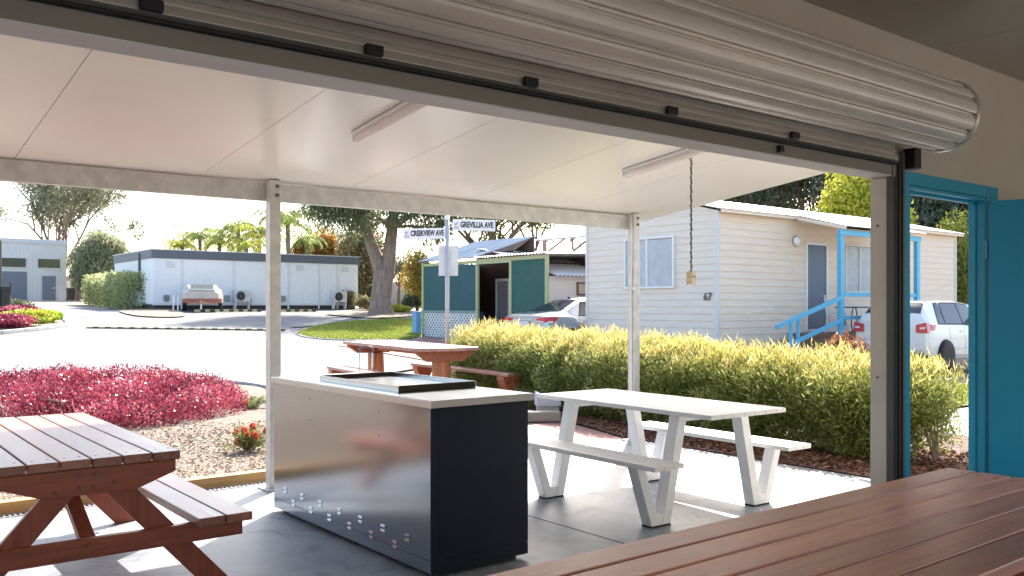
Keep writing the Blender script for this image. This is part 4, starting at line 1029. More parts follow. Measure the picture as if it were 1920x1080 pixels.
aircon(636, 'beige air conditioner unit near the right end of the white building')

# camper trailer
cx_, dd = 378, 41.5
X, Y = at(cx_, dd); Z = g(Y)
cv = thing('camper_trailer', 'low silver and rust coloured camper trailer parked nose out by the white building', 'trailer', (X, Y, Z), HEAD-R(90)+R(18))
zf = lambda py: hz(py, dd) - Z
prof = [(-.86, .42), (-.90, .62), (-.88, 1.0), (-.74, zf(541)), (-.66, zf(534)), (.66, zf(534)), (.76, zf(541)), (.90, 1.0), (.95, .62), (.92, .42)]
b = MB(); n = len(prof)
vs = []
for y, s, dz_ in ((0, .80, -.06), (.35, .97, 0), (.6, 1, 0), (3.2, 1, 0), (3.5, .9, -.05)): vs += [(p[0]*s, y, .42+(p[1]-.42)*(s if s < 1 else 1)) for p in prof]
fs = [tuple(range(n)), tuple(range(4*n, 5*n))[::-1]] + [(k*n+i, k*n+(i+1) % n, (k+1)*n+(i+1) % n, (k+1)*n+i) for k in range(4) for i in range(n)]
b.add(vs, fs); b.build('body', M('van_silver', (.56, .50, .44), .5, metal=.2, var=.1, scale=2, dirt=(.45, .25, .16, .6), dscale=1.2), cv)
MB().box(-.5, .52, -.02, -.001, .95, 1.28).build('window', glassm('van_glass', (.4, .38, .34), .15, .1), cv, bevel=.01)
MB().box(-.62, .62, -.03, -.001, zf(541)-.06, zf(541)-.01).build('seam', WHITE, cv)
MB().box(-.84, .88, -.04, .0, .40, .62).build('rust_panel', M('rusty_panel', (.36, .13, .08), .6, var=.25, scale=6), cv, bevel=.03)
MB().bar((0, -.1, .38), (0, -1.3, .45), .09, .08).build('drawbar', M('rust_bar', (.4, .2, .13), .6), cv)
for s in (-1, 1): MB().bar((s*.6, .0, .38), (0, -1.1, .42), .06, .06).build('drawbar', M('rust_bar', (.4, .2, .13), .6), cv)
MB().tube([(0, -.9, .5), (0, -.92, .06)], .035, 8).build('jockey_stand', WHITE, cv)
for s in (-1, 1): MB().lathe([(.31, -.09), (.33, -.05), (.33, .05), (.31, .09), (.2, .1)], (s*.82, 1.8, .33), 'x', 22).build('wheel', BLACKR, cv)
for q in (-1.25, -1.05): MB().box(q-.03, q+.03, .2, .28, 0, .75).build('white_stake', WHITE, cv)

# far kerb row of wheel stops
for k, q in enumerate((402, 455, 560)):
    X, Y = ong(q, 585.5)
    wsn = thing('wheel_stop', ['striped wheel stop under the camper trailer', 'striped black and yellow wheel stop below the left air conditioner', 'striped wheel stop right of the canopy post'][k], 'wheel stop', (X, Y, g(Y)), 0, 'wheel stops at the white building')
    for j in range(8): MB().box(-.9+.225*j, -.9+.225*(j+1)-.003, -.08, .08, 0.02, .13).build('segment', BLACKR if j % 2 else M('hump_yellow', (.5, .42, .22), .8), wsn, bevel=.01)

# ================================================================ WORKSHOP AT THE LEFT
wy = 85.5; wx1 = 17.5; wz0 = 2.0
wk = thing('workshop', 'pale grey cement workshop with slate blue door and roller door', 'building', (12, wy+3, wz0))
WC = M('workshop_wall', (.66, .65, .62), .8, var=.04, scale=1)
def wX(q): return onY(q, wy)[0]
wt0, wt1 = hz(563, 79), hz(453, 79)
b = MB(); b.box(4, wx1, wy, wy+9, wt0-.3, wt1); ribs(b, 'x', 4, wx1-.1, wy, wt0, wt1-.5, -1, .3); b.build('wall', WC, wk, world=True)
MB().box(3.9, wx1+.1, wy-.1, wy+9, wt1-.35, wt1+.02).build('parapet', M('workshop_parapet', (.6, .6, .6), .7), wk, world=True)
DB = M('workshop_door_blue', (.17, .19, .22), .5, var=.04)
for q0, q1, p0, p1, nm in ((-30, 50, 512, 562, 'roller_door'), (79, 104, 519, 563, 'door')):
    b = MB(); b.box(wX(q0), wX(q1), wy-.08, wy-.03, hz(p1, 79), hz(p0, 79))
    o = b.build(nm, DB, wk, world=True)
    if nm == 'roller_door':
        b = MB()
        for k in range(9): z = hz(562, 79)+.26*k; b.box(wX(q0), wX(q1)-.05, wy-.10, wy-.081, z, z+.2)
        b.build('door_slats', DB, o, world=True)
    else: MB().box(wX(100)-.05, wX(100)+.05, wy-.15, wy-.08, wt0+1.0, wt0+1.1).build('door_handle', CHROME, o, world=True)
for q0, q1 in ((2, 48), (71, 112)):
    f = MB().box(wX(q0)-.05, wX(q1)+.05, wy-.07, wy-.025, hz(505, 79)-.05, hz(487, 79)+.05).build('window', WC, wk, world=True)
    MB().box(wX(q0), wX(q1), wy-.09, wy-.072, hz(504, 79), hz(488, 79)).build('pane', glassm('workshop_glass', (.12, .12, .09), .05, .1), f, world=True)
# brown fence and bin beside it
X, Y = at(150, 80)
bf = thing('paling_fence', 'pinkish brown fence beside the workshop with a white notice', 'fence', (X, Y, g(Y)))
MB().box(-2.2, 3.0, 0, .08, -.2, 2.15).build('palings', M('fence_brown', (.42, .3, .25), .8, var=.1, stretch=(6, 1, 1)), bf, bevel=.02)
for q in (-2.1, -.2, 1.4, 2.9): MB().box(q-.06, q+.06, -.08, -.002, -.2, 2.2).build('fence_post', M('fence_post_grey', (.2, .17, .16), .8), bf)
MB().box(-1.5, -.8, -.03, -.001, 1.1, 1.7).build('notice', SIGNW, bf)
X, Y = at(133, 77)
bn = thing('wheelie_bin', 'dark brown wheelie bin standing by the workshop corner', 'bin', (X, Y, g(Y)))
b = MB(); vs = []
for z, s in ((.05, .24), (.95, .31)): vs += [(-s, -s*1.1, z), (s, -s*1.1, z), (s, s*1.1, z), (-s, s*1.1, z)]
b.add(vs, [(3,2,1,0),(4,5,6,7),(0,1,5,4),(1,2,6,5),(2,3,7,6),(3,0,4,7)]); b.build('bin_body', M('bin_brown', (.1, .06, .045), .5), bn, bevel=.02)
MB().prism([(-.34, .951), (.38, .951), (.36, 1.03), (0, 1.09), (-.34, 1.03)], 'x', -.32, .32).build('lid', M('bin_lid', (.16, .07, .05), .5), bn, bevel=.02)
for s in (-1, 1): MB().lathe([(.1, -.03), (.1, .03)], (s*.28, .3, .1), 'x', 14).build('wheel', BLACKR, bn)
# dark gate at the far left edge
X, Y = ong(9, 598); dg = X*CA+Y*SA
gt = thing('security_gate', 'black steel gate panel with tall post at the left edge', 'gate', (X, Y, g(Y)), HEAD-R(90))
u = dg/F
MB().box(-16*u, -8*u+.02, -.05, .05, -.1, (598-450)*u).build('gate_post', BLACKM, gt, bevel=.01)
b = MB(); b.box(-7*u, 8*u, -.03, .03, 52*u, 60*u)
for k in range(9): q = -7*u + 15*u*k/8; b.box(q-.012, q+.012, -.02, .02, 4*u, 52*u)
b.box(-7*u, 8*u, -.02, .02, 2*u, 4*u); b.build('gate_panel', BLACKM, gt)
MB().box(8.5*u, 10*u, -.04, .04, 0, 60*u).build('gate_post', BLACKM, gt); MB().box(11*u, 13*u, -.05, .03, 45*u, 70*u).build('latch_box', BLACKM, gt, bevel=.01)

# kerb block and letter box shape by the brick path
X, Y = ong(1012, 790)
cbk = thing('kerb_block', 'short cream concrete kerb block beside the brick path', 'kerb block', (X, Y, 0), R(-32))
MB().box(-.24, .26, -.09, .09, .0, .13).build('block', M('aged_kerb_concrete', (.30, .27, .225), .85, var=.15), cbk, bevel=.02)
mb2 = thing('light_box', 'small pale wedge shaped ground box resting behind the kerb block', 'box', (X+.32, Y+.22, 0), R(-35))
MB().prism([(-.16, .16), (.16, .16), (.16, .22), (-.16, .34)], 'y', -.15, .15).build('sloped_lid', M('box_grey_blue', (.5, .52, .58), .5), mb2, bevel=.01)
MB().box(-.14, .14, -.13, .13, 0, .159).build('box_base', KERBM, mb2, bevel=.01)
# ================================================================ CARS
def car(name, label, cat, loc, rotz, spec, paint, plate=True):
    """body lofted from cross sections; local x: rear (0) to nose, y across, z up"""
    t = thing(name, label, cat, loc, rotz)
    S = spec['st']     # stations: x, halfwidth, z_sill, z_belt, z_top, roof halfwidth
    S = np.array(S, float)
    def sec(x):
        return [np.interp(x, S[:, 0], S[:, i]) for i in range(1, 6)]
    vk = [0, .10, .30, .48, .60, .66, .86, .93, 1.0]
    def P(x, v, side, off=0):
        hw, zs, zb, zt, rw = sec(x)
        cab = zt > zb + .12
        pts = [(hw*.93, zs), (hw*.985, zs+.10), (hw, zs+(zb-zs)*.45), (hw*.985, zs+(zb-zs)*.78), (hw*.955, zb-.02), (hw*.93, zb+.0)]
        zt_ = max(zt, zb+.015)
        pts += [(rw+ (hw*.93-rw)*.10, zb+(zt_-zb)*.88), (rw*.82, zb+(zt_-zb)*.965), (0, zt_)]
        y = np.interp(v, vk, [p[0] for p in pts]); z = np.interp(v, vk, [p[1] for p in pts])
        if off:
            e = 1e-2; v0, v1 = max(0, v-e), min(1, v+e)
            dy = np.interp(v1, vk, [p[0] for p in pts])-np.interp(v0, vk, [p[0] for p in pts]); dz = np.interp(v1, vk, [p[1] for p in pts])-np.interp(v0, vk, [p[1] for p in pts])
            l = math.hypot(dy, dz) or 1; y += off*dz/l; z -= off*dy/l
            hw2, _, _, zt2, _ = sec(x+.05); hw1, _, _, zt1, _ = sec(x-.05)
            if v > .9: x = x - off*1.0*np.clip((zt2-zt1)/.1, -1, 1)
        return (float(x), float(side*y), float(z))
    def patch(x0, x1, v0, v1, side, off, nx=10, nv=6, slant=(0, 0, 0, 0)):
        """slant: x shifts at (x0,v0),(x0,v1),(x1,v0),(x1,v1)"""
        vs = []; fs = []
        for i in range(nx+1):
            for j in range(nv+1):
                tv = j/nv; a = x0+slant[0]*(1-tv)+slant[1]*tv; b_ = x1+slant[2]*(1-tv)+slant[3]*tv
                vs.append(P(a+(b_-a)*i/nx, v0+(v1-v0)*tv, side, off))
        for i in range(nx):
            for j in range(nv): q = i*(nv+1)+j; fs.append((q, q+1, q+nv+2, q+nv+1))
        return vs, fs
    xs = sorted(set(list(S[:, 0]) + list(np.linspace(S[0, 0], S[-1, 0], 46))))
    vv = [0, .05, .10, .2, .30, .39, .48, .54, .60, .63, .66, .71, .76, .81, .86, .90, .93, .965, 1.0]
    ring = [(v, 1) for v in vv] + [(v, -1) for v in vv[-2::-1]]
    vs = []; n = len(ring)
    for x in xs: vs += [P(x, v, s) for v, s in ring]
    fs = [(i*n+k, (i+1)*n+k, (i+1)*n+k+1, i*n+k+1) for i in range(len(xs)-1) for k in range(n-1)]
    fs += [tuple(range(n)), tuple(range((len(xs)-1)*n, len(xs)*n))[::-1]] + [(i*n, i*n+n-1, (i+1)*n+n-1, (i+1)*n) for i in range(len(xs)-1)]
    b = MB(); b.add(vs, fs); bo = b.build('body', paint, t, smooth=True)
    try:
        md = bo.modifiers.new('smooth_angle', 'EDGE_SPLIT'); md.split_angle = R(38)
    except Exception: pass
    GL = glassm('car_glass', (.03, .035, .045), .03, .12)
    RED = M('tail_lamp_red', (.55, .012, .02), .12, coat=1); CLR = M('lamp_clear', (.75, .7, .68), .1, coat=1); TRIM = BLACKM
    b = MB()
    for s in (1, -1): b.add(*patch(*spec['rear_glass'], s, .006, 8, 6))
    b.build('rear_window', GL, t, smooth=True)
    b = MB()
    for s in (1, -1): b.add(*patch(*spec['wind'], s, .006, 8, 6))
    b.build('windscreen', GL, t, smooth=True)
    for s in (1, -1):
        for w_ in spec['side']:
            bz = MB().add(*patch(w_[0]-.035, w_[1]+.035, .655, .862, s, .003, 8, 5, w_[2])).build('window_trim', TRIM, t, smooth=True)
            MB().add(*patch(w_[0], w_[1], .672, .845, s, .007, 8, 5, w_[2])).build('side_window', GL, t, smooth=True)
    for s in (1, -1):
        lp = spec['lamp']
        bq_ = MB().add(*patch(*lp['side'], s, .012, 8, 5, lp['sl']))
        x_ = -.012
        pl = [(p[0]*s, p[1]) for p in lp['rear']]
        bq_.add([(x_-.01, p[0], p[1]) for p in pl] + [(.1, p[0], p[1]) for p in pl], [tuple(range(len(pl)))] + [(i, (i+1) % len(pl), len(pl)+(i+1) % len(pl), len(pl)+i) for i in range(len(pl))])
        lo = bq_.build('tail_lamp', RED, t)
        pc_ = [(p[0]*s, p[1]) for p in lp['clear']]
        c_ = MB().add([(x_-.016, p[0], p[1]) for p in pc_] + [(.05, p[0], p[1]) for p in pc_], [tuple(range(len(pc_)))] + [(i, (i+1) % len(pc_), len(pc_)+(i+1) % len(pc_), len(pc_)+i) for i in range(len(pc_))])
        c_.add(*patch(*lp['cside'], s, .016, 6, 3, lp['csl'])); c_.build('reverse_lamp', CLR, lo)
        MB().add(*patch(S[-1, 0]-.35, S[-1, 0]-.03, .44, .56, s, .01, 6, 3)).build('headlight', CLR, t)
        for xw in spec['wheels']:
            hw = sec(xw)[0]
            MB().lathe([(.345, 0), (.345, .004)], (xw, s*(hw-.002) + (0 if s > 0 else -.004), .31), 'y', 30).build('wheel_arch', BLACKR, t)
            wh = MB().lathe([(.2, -.09), (.29, -.09), (.315, -.07), (.315, .03), (.29, .05), (.22, .05)], (xw, s*(hw-.02) if s > 0 else s*(hw-.02)+.04-.04, .315), 'y', 30).build('tyre', BLACKR, t, smooth=True)
            rm = MB()
            for k in range(10):
                a_ = k*2*math.pi/10; rm.bar((xw, s*(hw+.044), .315), (xw+.2*math.cos(a_), s*(hw+.044), .315+.2*math.sin(a_)), .03, .014, up=(0, 1, 0))
            rm.lathe([(.195, -.02), (.225, -.02), (.225, .012), (.195, .012)], (xw, s*(hw+.040), .315), 'y', 26)
            rm.lathe([(.200, .0), (.200, .004)], (xw, s*(hw+.034), .315), 'y', 26)
            rm.build('rim', M('alloy_rim', (.5, .5, .52), .25, metal=.9), t)
        xm = spec['wind'][0]+.0
        MB().box(xm-.35, xm-.2, s*.86-.09, s*.86+.09, spec['mz'], spec['mz']+.13).build('wing_mirror', paint, t, bevel=.03)
        for xh in spec['handles']: 
            q = P(xh, .50, s, .012); MB().tube([(q[0]-.09, q[1], q[2]), (q[0]-.07, q[1]+s*.025, q[2]+.005), (q[0]+.07, q[1]+s*.025, q[2]+.005), (q[0]+.09, q[1], q[2])], .012, 8).build('door_handle', paint, t, smooth=True)
    # shut lines and bumper
    for s in (1, -1):
        ln = MB()
        for xl in spec['lines']: ln.add(*patch(xl-.005, xl+.005, .05, .65, s, .002, 1, 10, (0, .0, 0, .0)))
        ln.build('shut_line', BLACKM, t)
    hw = S[0, 1]
    MB().box(-.03, .0-.002, -hw*.72, hw*.72, spec['bump'][0], spec['bump'][1]).build('rear_bumper', paint, t, bevel=.02)
    MB().box(-.034, -.031, -.22, .22, *spec['plz']).build('number_plate', M('number_plate', (.6, .62, .66), .4), t, bevel=.002)
    MB().box(-.02, -.003, -.34, .34, spec['plz'][1]+.03, spec['plz'][1]+.055).build('boot_handle', CHROME, t, bevel=.004)
    xa = spec['ant']; zt = sec(xa)[3]
    MB().prism([(xa-.05, zt-.01), (xa+.1, zt-.01), (xa-.03, zt+.06), (xa-.05, zt+.06)], 'y', -.015, .015).build('aerial', BLACKM, t, bevel=.004)
    return t
sedan = dict(st=[(0, .80, .42, .93, .97, .66), (.10, .86, .32, .95, 1.01, .70), (.35, .895, .26, .955, 1.035, .72), (.62, .90, .24, .955, 1.06, .66), (1.45, .90, .22, .95, 1.40, .56), (1.95, .90, .22, .945, 1.455, .57),
                (2.5, .90, .22, .94, 1.45, .57), (2.95, .90, .22, .94, 1.37, .60), (3.55, .90, .22, .93, .99, .72), (4.1, .885, .24, .86, .90, .74), (4.45, .82, .3, .74, .78, .66), (4.58, .70, .36, .62, .66, .55)],
    rear_glass=(.66, 1.42, .885, 1.0), wind=(2.98, 3.5, .885, 1.0), side=[(1.0, 1.48, (.14, .40, 0, 0)), (1.54, 2.32, (0, 0, 0, 0)), (2.38, 3.2, (0, 0, .1, -.45))],
    lamp=dict(side=(.0, .42, .46, .60), sl=(0, 0, -.18, 0), rear=[(.46, .90), (.80, .93), (.86, .82), (.62, .80)], clear=[(.56, .845), (.78, .83), (.78, .805), (.62, .81)], cside=(.02, .22, .46, .50), csl=(0, 0, 0, 0)),
    wheels=(.85, 3.6), mz=.98, handles=(1.35, 2.3), lines=(1.12, 2.35, 3.3), bump=(.40, .60), plz=(.70, .82), ant=1.55)
sg_p = M('silver_blue_metallic', (.36, .40, .46), .3, metal=.75, var=.03, coat=1)
car('sedan', 'silver blue sedan parked between the annexe and the cabin, tail to camera', 'car', (14.4, 17.75, g(17.75)), 0, sedan, sg_p)
hatch = dict(st=[(0, .80, .42, .96, 1.04, .66), (.06, .85, .34, .98, 1.18, .68), (.22, .87, .28, .98, 1.36, .64), (.42, .875, .24, .975, 1.49, .58), (.9, .875, .22, .965, 1.52, .59), (1.8, .875, .22, .95, 1.52, .59),
                (2.35, .875, .22, .94, 1.46, .60), (3.0, .875, .22, .93, 1.02, .72), (3.55, .86, .24, .87, .93, .72), (3.9, .80, .3, .76, .80, .64), (4.0, .7, .36, .64, .68, .55)],
    rear_glass=(.10, .38, .885, 1.0), wind=(2.42, 2.95, .885, 1.0), side=[(.55, .82, (.0, .15, 0, 0)), (.87, 1.62, (0, .05, 0, 0)), (1.68, 2.6, (0, 0, .1, -.45))],
    lamp=dict(side=(.0, .40, .50, .645), sl=(0, 0.0, -.12, .0), rear=[(.60, .80), (.60, .97), (.82, 1.02), (.86, .80)], clear=[(.69, .875), (.69, .915), (.81, .93), (.81, .885)], cside=(.02, .10, .555, .585), csl=(0, 0, 0, 0)),
    wheels=(.74, 3.25), mz=1.0, handles=(1.5, 2.4), lines=(.95, 1.65, 2.55), bump=(.36, .60), plz=(.66, .78), ant=.75)
wh_p = M('white_car_paint', (.80, .77, .73), .28, var=.02, coat=1)
car('hatchback', 'white hatchback with red tail lamps parked before the blue porch', 'car', (18.55, 10.15, .09), 0, hatch, wh_p)

# ================================================================ PLANTS
def blob_points(n, c, r, shell=.55):
    d = unit(rng.normal(size=(n, 3))); rad = (shell + (1-shell)*rng.random((n, 1))) ** .8
    return np.asarray(c) + d*rad*np.asarray(r)
BARK = M('grey_brown_bark', (.20, .15, .12), .9, var=.35, scale=5, stretch=(3, 3, .5), bump=.8, bscale=14)
BARKP = M('pinkish_gum_bark', (.29, .21, .165), .85, var=.3, scale=3, stretch=(3, 3, .4), bump=.7, bscale=9, dirt=(.16, .11, .09, .7), dscale=2.2)
def tree(name, label, cat, x, y, H, r0, lm, limbs=None, nsub=3, leafn=120, tipr=.8, leafL=.16, leafW=.05, droop=.3, fork=.35, spread=.5, levels=3, bark=BARK, seed=0, group=None, flat=.7, nlimb=5, lean=(0, 0)):
    rs = random.Random(seed); z0 = g(y)
    t = thing(name, label, cat, (x, y, z0), 0, group)
    wood_ = MB(); tips = []
    def grow(p, d, L_, r_, lev):
        pts = [p]; q = p.copy(); dd = d.copy(); n = 5
        for i in range(n):
            dd = (dd + Vector((rs.gauss(0, .13), rs.gauss(0, .13), rs.gauss(.05, .08)))).normalized(); q = q + dd*L_/n; pts.append(q.copy())
        wood_.tube(pts, [max(.006, r_*(1-.55*i/n)) for i in range(n+1)], 7 if lev < 2 else 5, caps=False)
        if lev >= levels: tips.append((pts[-1], dd)); tips.append((pts[3], dd)); return
        for k in range(nsub):
            f = rs.uniform(.45, 1.0) if k else 1.0; base = pts[min(n, int(f*n))]
            a = rs.uniform(0, 6.28); s = rs.uniform(.5, 1.0)
            nd = (dd + Vector((math.cos(a), math.sin(a), rs.uniform(-.25, .35)))*s).normalized()
            grow(base, nd, L_*rs.uniform(.5, .75), r_*.5, lev+1)
    top = Vector((lean[0], lean[1], H*fork))
    tr_ = [Vector((0, 0, -.3)), Vector((0, 0, .15)), top*.5 + Vector((rs.uniform(-.05, .05), 0, 0)), top]
    if limbs is None:
        wood_.tube(tr_, [r0*1.35, r0*1.1, r0*.9, r0*.75], 12, caps=False)
        for k in range(nlimb):
            a = 6.28*k/nlimb + rs.uniform(-.5, .5); s = spread*rs.uniform(.6, 1.3) if k else .15
            d = Vector((math.cos(a)*s, math.sin(a)*s, 1)).normalized(); grow(top - Vector((0, 0, rs.uniform(0, H*fork*.25))), d, H*(1-fork)*rs.uniform(.5, .72), r0*.5, 1)
    else:
        wood_.tube(limbs['trunk'], limbs['tr'], 14, caps=False)
        for pth, rad in limbs['paths']:
            wood_.tube(pth, rad, 10, caps=False)
            for i in range(len(pth)//2, len(pth)):
                for k in range(limbs.get('n', 3)):
                    a = rs.uniform(0, 6.28); grow(Vector(pth[i]), Vector((math.cos(a), math.sin(a), rs.uniform(-.1, .5))).normalized(), rs.uniform(*limbs['L']), rad[i]*.4, 2)
    wood_.build('trunk', bark, t, smooth=True)
    V = []; va = []
    for tp, dd in tips:
        n = max(3, int(leafn*rs.uniform(.6, 1.3))); rr = tipr*rs.uniform(.6, 1.25)
        P_ = np.array(tp) + np.clip(rng.normal(size=(n, 3)), -1.9, 1.9)*np.array([rr*.5, rr*.5, rr*.5*flat])
        D = unit(rng.normal(size=(n, 3)) + np.array([0, 0, -droop*2.2]))
        L_ = leafL*rng.uniform(.6, 1.3, n); V.append(leaf_verts(P_ + D*L_[:, None]*.3, D, L_, leafW*rng.uniform(.7, 1.3, n)))
        va.append(np.clip(rs.random()*.55 + rng.random(n)*.45, 0, 1))
    V = np.concatenate(V) + np.array([x, y, z0]); fastmesh('crown', V, 4, lm, t, var=np.concatenate(va))
    return t
def bush(name, label, cat, x, y, rx, ry, rz, lm, n=4000, L_=.08, W=.03, seed=0, lumps=14, up=.4, group=None, shell=.35, z0=None, stems=True, drop=.0):
    rs = np.random.default_rng(seed); z = g(y) if z0 is None else z0
    t = thing(name, label, cat, (x, y, z), 0, group)
    if stems:
        b = MB()
        for k in range(9):
            a = k*.7; b.tube([(0, 0, -.05), (math.cos(a)*rx*.25, math.sin(a)*ry*.25, rz*.5), (math.cos(a)*rx*.55, math.sin(a)*ry*.55, rz*1.15)], [.022*rz+.006, .014*rz+.004, .004], 5)
        b.build('stems', BARK, t)
    V = []; va = []; per = n//lumps
    for k in range(lumps):
        d = unit(rs.normal(size=(1, 3)))[0]; c = np.array([d[0]*rx*.62, d[1]*ry*.62, rz*(.55+.42*abs(d[2])*(1 if rs.random() > .3 else -.6))])
        r_ = np.array([rx, ry, rz*.8])*rs.uniform(.3, .5)
        P_ = blob_points(per, c + np.array([x, y, z]), r_, shell); P_[:, 2] = np.maximum(P_[:, 2], z+.02)
        D = unit(rng.normal(size=(per, 3)) + np.array([0, 0, up*2])); ll = L_*rng.uniform(.6, 1.4, per)
        V.append(leaf_verts(P_, D, ll, W*rng.uniform(.7, 1.3, per))); va.append(np.clip(rs.random()*.5 + rng.random(per)*.5, 0, 1))
    fastmesh('foliage', np.concatenate(V), 4, lm, t, var=np.concatenate(va)); return t

# ---- clipped green hedge with yellow and orange tips
HL = leafm('hedge_leaves', [(.06, .08, .02), (.17, .215, .045), (.33, .37, .10), (.60, .58, .32)], [(.44, .38, .07), (.66, .55, .15), (.82, .68, .30), (.80, .50, .28)], trans=.5)
def hedge():
    t = thing('hedge', 'long clipped green hedge with yellow and orange new tips on the bark bed', 'hedge', (8.6, 8, 0))
    rs = np.random.default_rng(12)
    def cx(y): return np.interp(y, [3.6, 8, 12.8], [8.2, 8.35, 9.0])
    V = []; va = []; ti = []
    nl = 460
    for k in range(nl):
        y = rs.uniform(4.0, 12.3); f = rs.random(); r_ = rs.uniform(.17, .33)
        Hc = float(np.interp(y, [4, 5, 7, 12.7], [.66, .74, .80, .90]))
        if f < .42: z = Hc + rs.uniform(-.12, .06); x = float(cx(y)) + rs.uniform(-.48, .48); z -= .22*(abs(x-float(cx(y)))/.5)**3
        elif f < .86: z = rs.uniform(.14, Hc-.04); x = float(cx(y)) - rs.uniform(.34, .52)*(1 if z > .35 else .8)
        else: z = rs.uniform(.25, Hc); x = float(cx(y)) + rs.uniform(-.2, .5)
        if y < 4.5: x = float(cx(y)) + (x-float(cx(y)))*.75; z = min(z, .92)
        m = int(520*(r_/.25)**2)
        d = unit(rs.normal(size=(m, 3))); rad = rs.random((m, 1))**.35
        P_ = np.array([x, y, z]) + d*rad*r_*np.array([1, 1.15, .9]); P_[:, 2] = np.maximum(P_[:, 2], .05)
        D = unit(d*.8 + np.array([-.15, 0, .5]) + rs.normal(0, .65, (m, 3)))
        L_ = rs.uniform(.035, .095, m); V.append(leaf_verts(P_, D, L_, rs.uniform(.009, .019, m)))
        c_ = rs.random(); va.append(np.clip(.45*c_ + .55*rs.random(m), 0, 1))
        ti.append(np.clip((P_[:, 2]-.62)/.46, 0, 1)**1.2*rs.uniform(.15, 1, m)*(.6+.4*rs.random()) + .12*(rs.random(m) > .9))
    m = 9000; ys = rs.uniform(4.0, 12.3, m); ys += .12*np.sin(ys*17); xs = cx(ys)+rs.uniform(-.58, .58, m)
    zz_ = np.interp(ys, [4, 5, 7, 12.7], [.82, .90, .96, 1.06]) + .03*np.sin(ys*1.7) + .05*np.sin(ys*7+xs*9) - .16*np.abs((xs-cx(ys))/.6)**3 + .12*rs.random(m)**3
    Ds = unit(np.column_stack([rs.normal(0, .55, m), rs.normal(0, .55, m), np.ones(m)])); Ls = rs.uniform(.05, .15, m)
    V.append(leaf_verts(np.column_stack([xs, ys, zz_+Ls*.2]), Ds, Ls, rs.uniform(.008, .015, m))); va.append(rs.random(m)); ti.append(rs.uniform(.4, 1, m))
    fastmesh('foliage', np.concatenate(V), 4, HL, t, var=np.concatenate(va), var2=np.clip(np.concatenate(ti), 0, 1))
    b = MB(); rs = random.Random(4); yy = 4.0
    while yy < 12.3:
        X = float(cx(yy))+rs.uniform(-.12, .12)
        for k in range(5):
            a_ = rs.uniform(0, 6.28); b.tube([(X, yy, -.03), (X+.12*math.cos(a_), yy+.12*math.sin(a_), .35), (X+.34*math.cos(a_), yy+.34*math.sin(a_), .85)], [.016, .010, .004], 5)
        yy += rs.uniform(.25, .45)
    b.build('stems', BARK, t, world=True)
hedge()

# ---- red leaved shrub mass
RL = leafm('red_shrub_leaves', [(.035, .01, .02), (.18, .022, .045), (.40, .055, .10), (.58, .16, .20), (.80, .54, .54)], trans=.3, rough=.3)
def redmass(name, label, px0, px1, pts, n, seed, sc_=1.0):
    t = thing(name, label, 'shrub', (pts[0][0], pts[0][1], g(pts[0][1])))
    V = []; va = []; rs = np.random.default_rng(seed); per = n//len(pts); stem = MB()
    for (x, y, r_, h) in pts:
        m = int(per*(r_/.7)**2) if len(pts) > 3 else per
        d = unit(rs.normal(size=(m, 3))); rad = rs.random((m, 1))**.28
        P_ = np.column_stack([x + d[:, 0]*rad[:, 0]*r_, y + d[:, 1]*rad[:, 0]*r_, g(y) + .02 + np.abs(d[:, 2])*rad[:, 0]*h])
        P_ += rs.normal(0, .02, P_.shape); P_[:, 2] += .035*np.sin(P_[:, 0]*13)*np.sin(P_[:, 1]*11)*np.abs(d[:, 2])
        P_[:, 2] = np.maximum(P_[:, 2], g(y)+.02)
        D = unit(d*np.array([1, 1, .6]) + np.array([0, 0, .9]) + rs.normal(0, .6, (m, 3)))
        L_ = rs.uniform(.03, .06, m)*sc_; V.append(leaf_verts(P_, D, L_, L_*.42)); nz_ = .5+.5*np.sin(P_[:, 0]*4.1+1)*np.sin(P_[:, 1]*3.7)+.25*np.sin(P_[:, 0]*9+P_[:, 1]*7); va.append(np.clip(rs.random(m)*.55 + .45*nz_*(.4+.6*rs.random()), 0, 1))  # sine pattern darkens patches of leaf colour as shaded hollows
        for k in range(7):
            a = rs.uniform(0, 6.28); stem.tube([(x, y, g(y)-.02), (x+math.cos(a)*r_*.4, y+math.sin(a)*r_*.4, g(y)+h*.5), (x+math.cos(a)*r_*.8, y+math.sin(a)*r_*.8, g(y)+h*.72)], [.012, .008, .003], 4)
    fastmesh('foliage', np.concatenate(V), 4, RL, t, var=np.concatenate(va)); stem.build('stems', BARK, t, world=True)
pts = []
for (px_, d, r_, h) in ((418, 12.3, .42, .36), (385, 11.6, .55, .46), (350, 12.6, .65, .52), (320, 11.0, .55, .42), (290, 12.3, .7, .58), (262, 10.6, .5, .40), (235, 13.0, .6, .58), (215, 11.6, .75, .52), (165, 12.6, .75, .55),
                        (150, 11.1, .65, .48), (100, 12.4, .8, .55), (80, 11.2, .7, .48), (30, 12.6, .8, .50), (5, 11.5, .8, .45), (-50, 12.3, .9, .5), (-130, 12, .9, .5), (200, 10.4, .45, .36), (300, 13.4, .55, .52), (400, 13.0, .45, .4), (120, 13.6, .6, .48)):
    x, y = at(px_, d); pts.append((x, y, r_*.95, h*.80))
redmass('red_shrub', 'large spreading mass of crimson leaved shrub in the pale mulch bed', 0, 0, pts, 76000, 5)
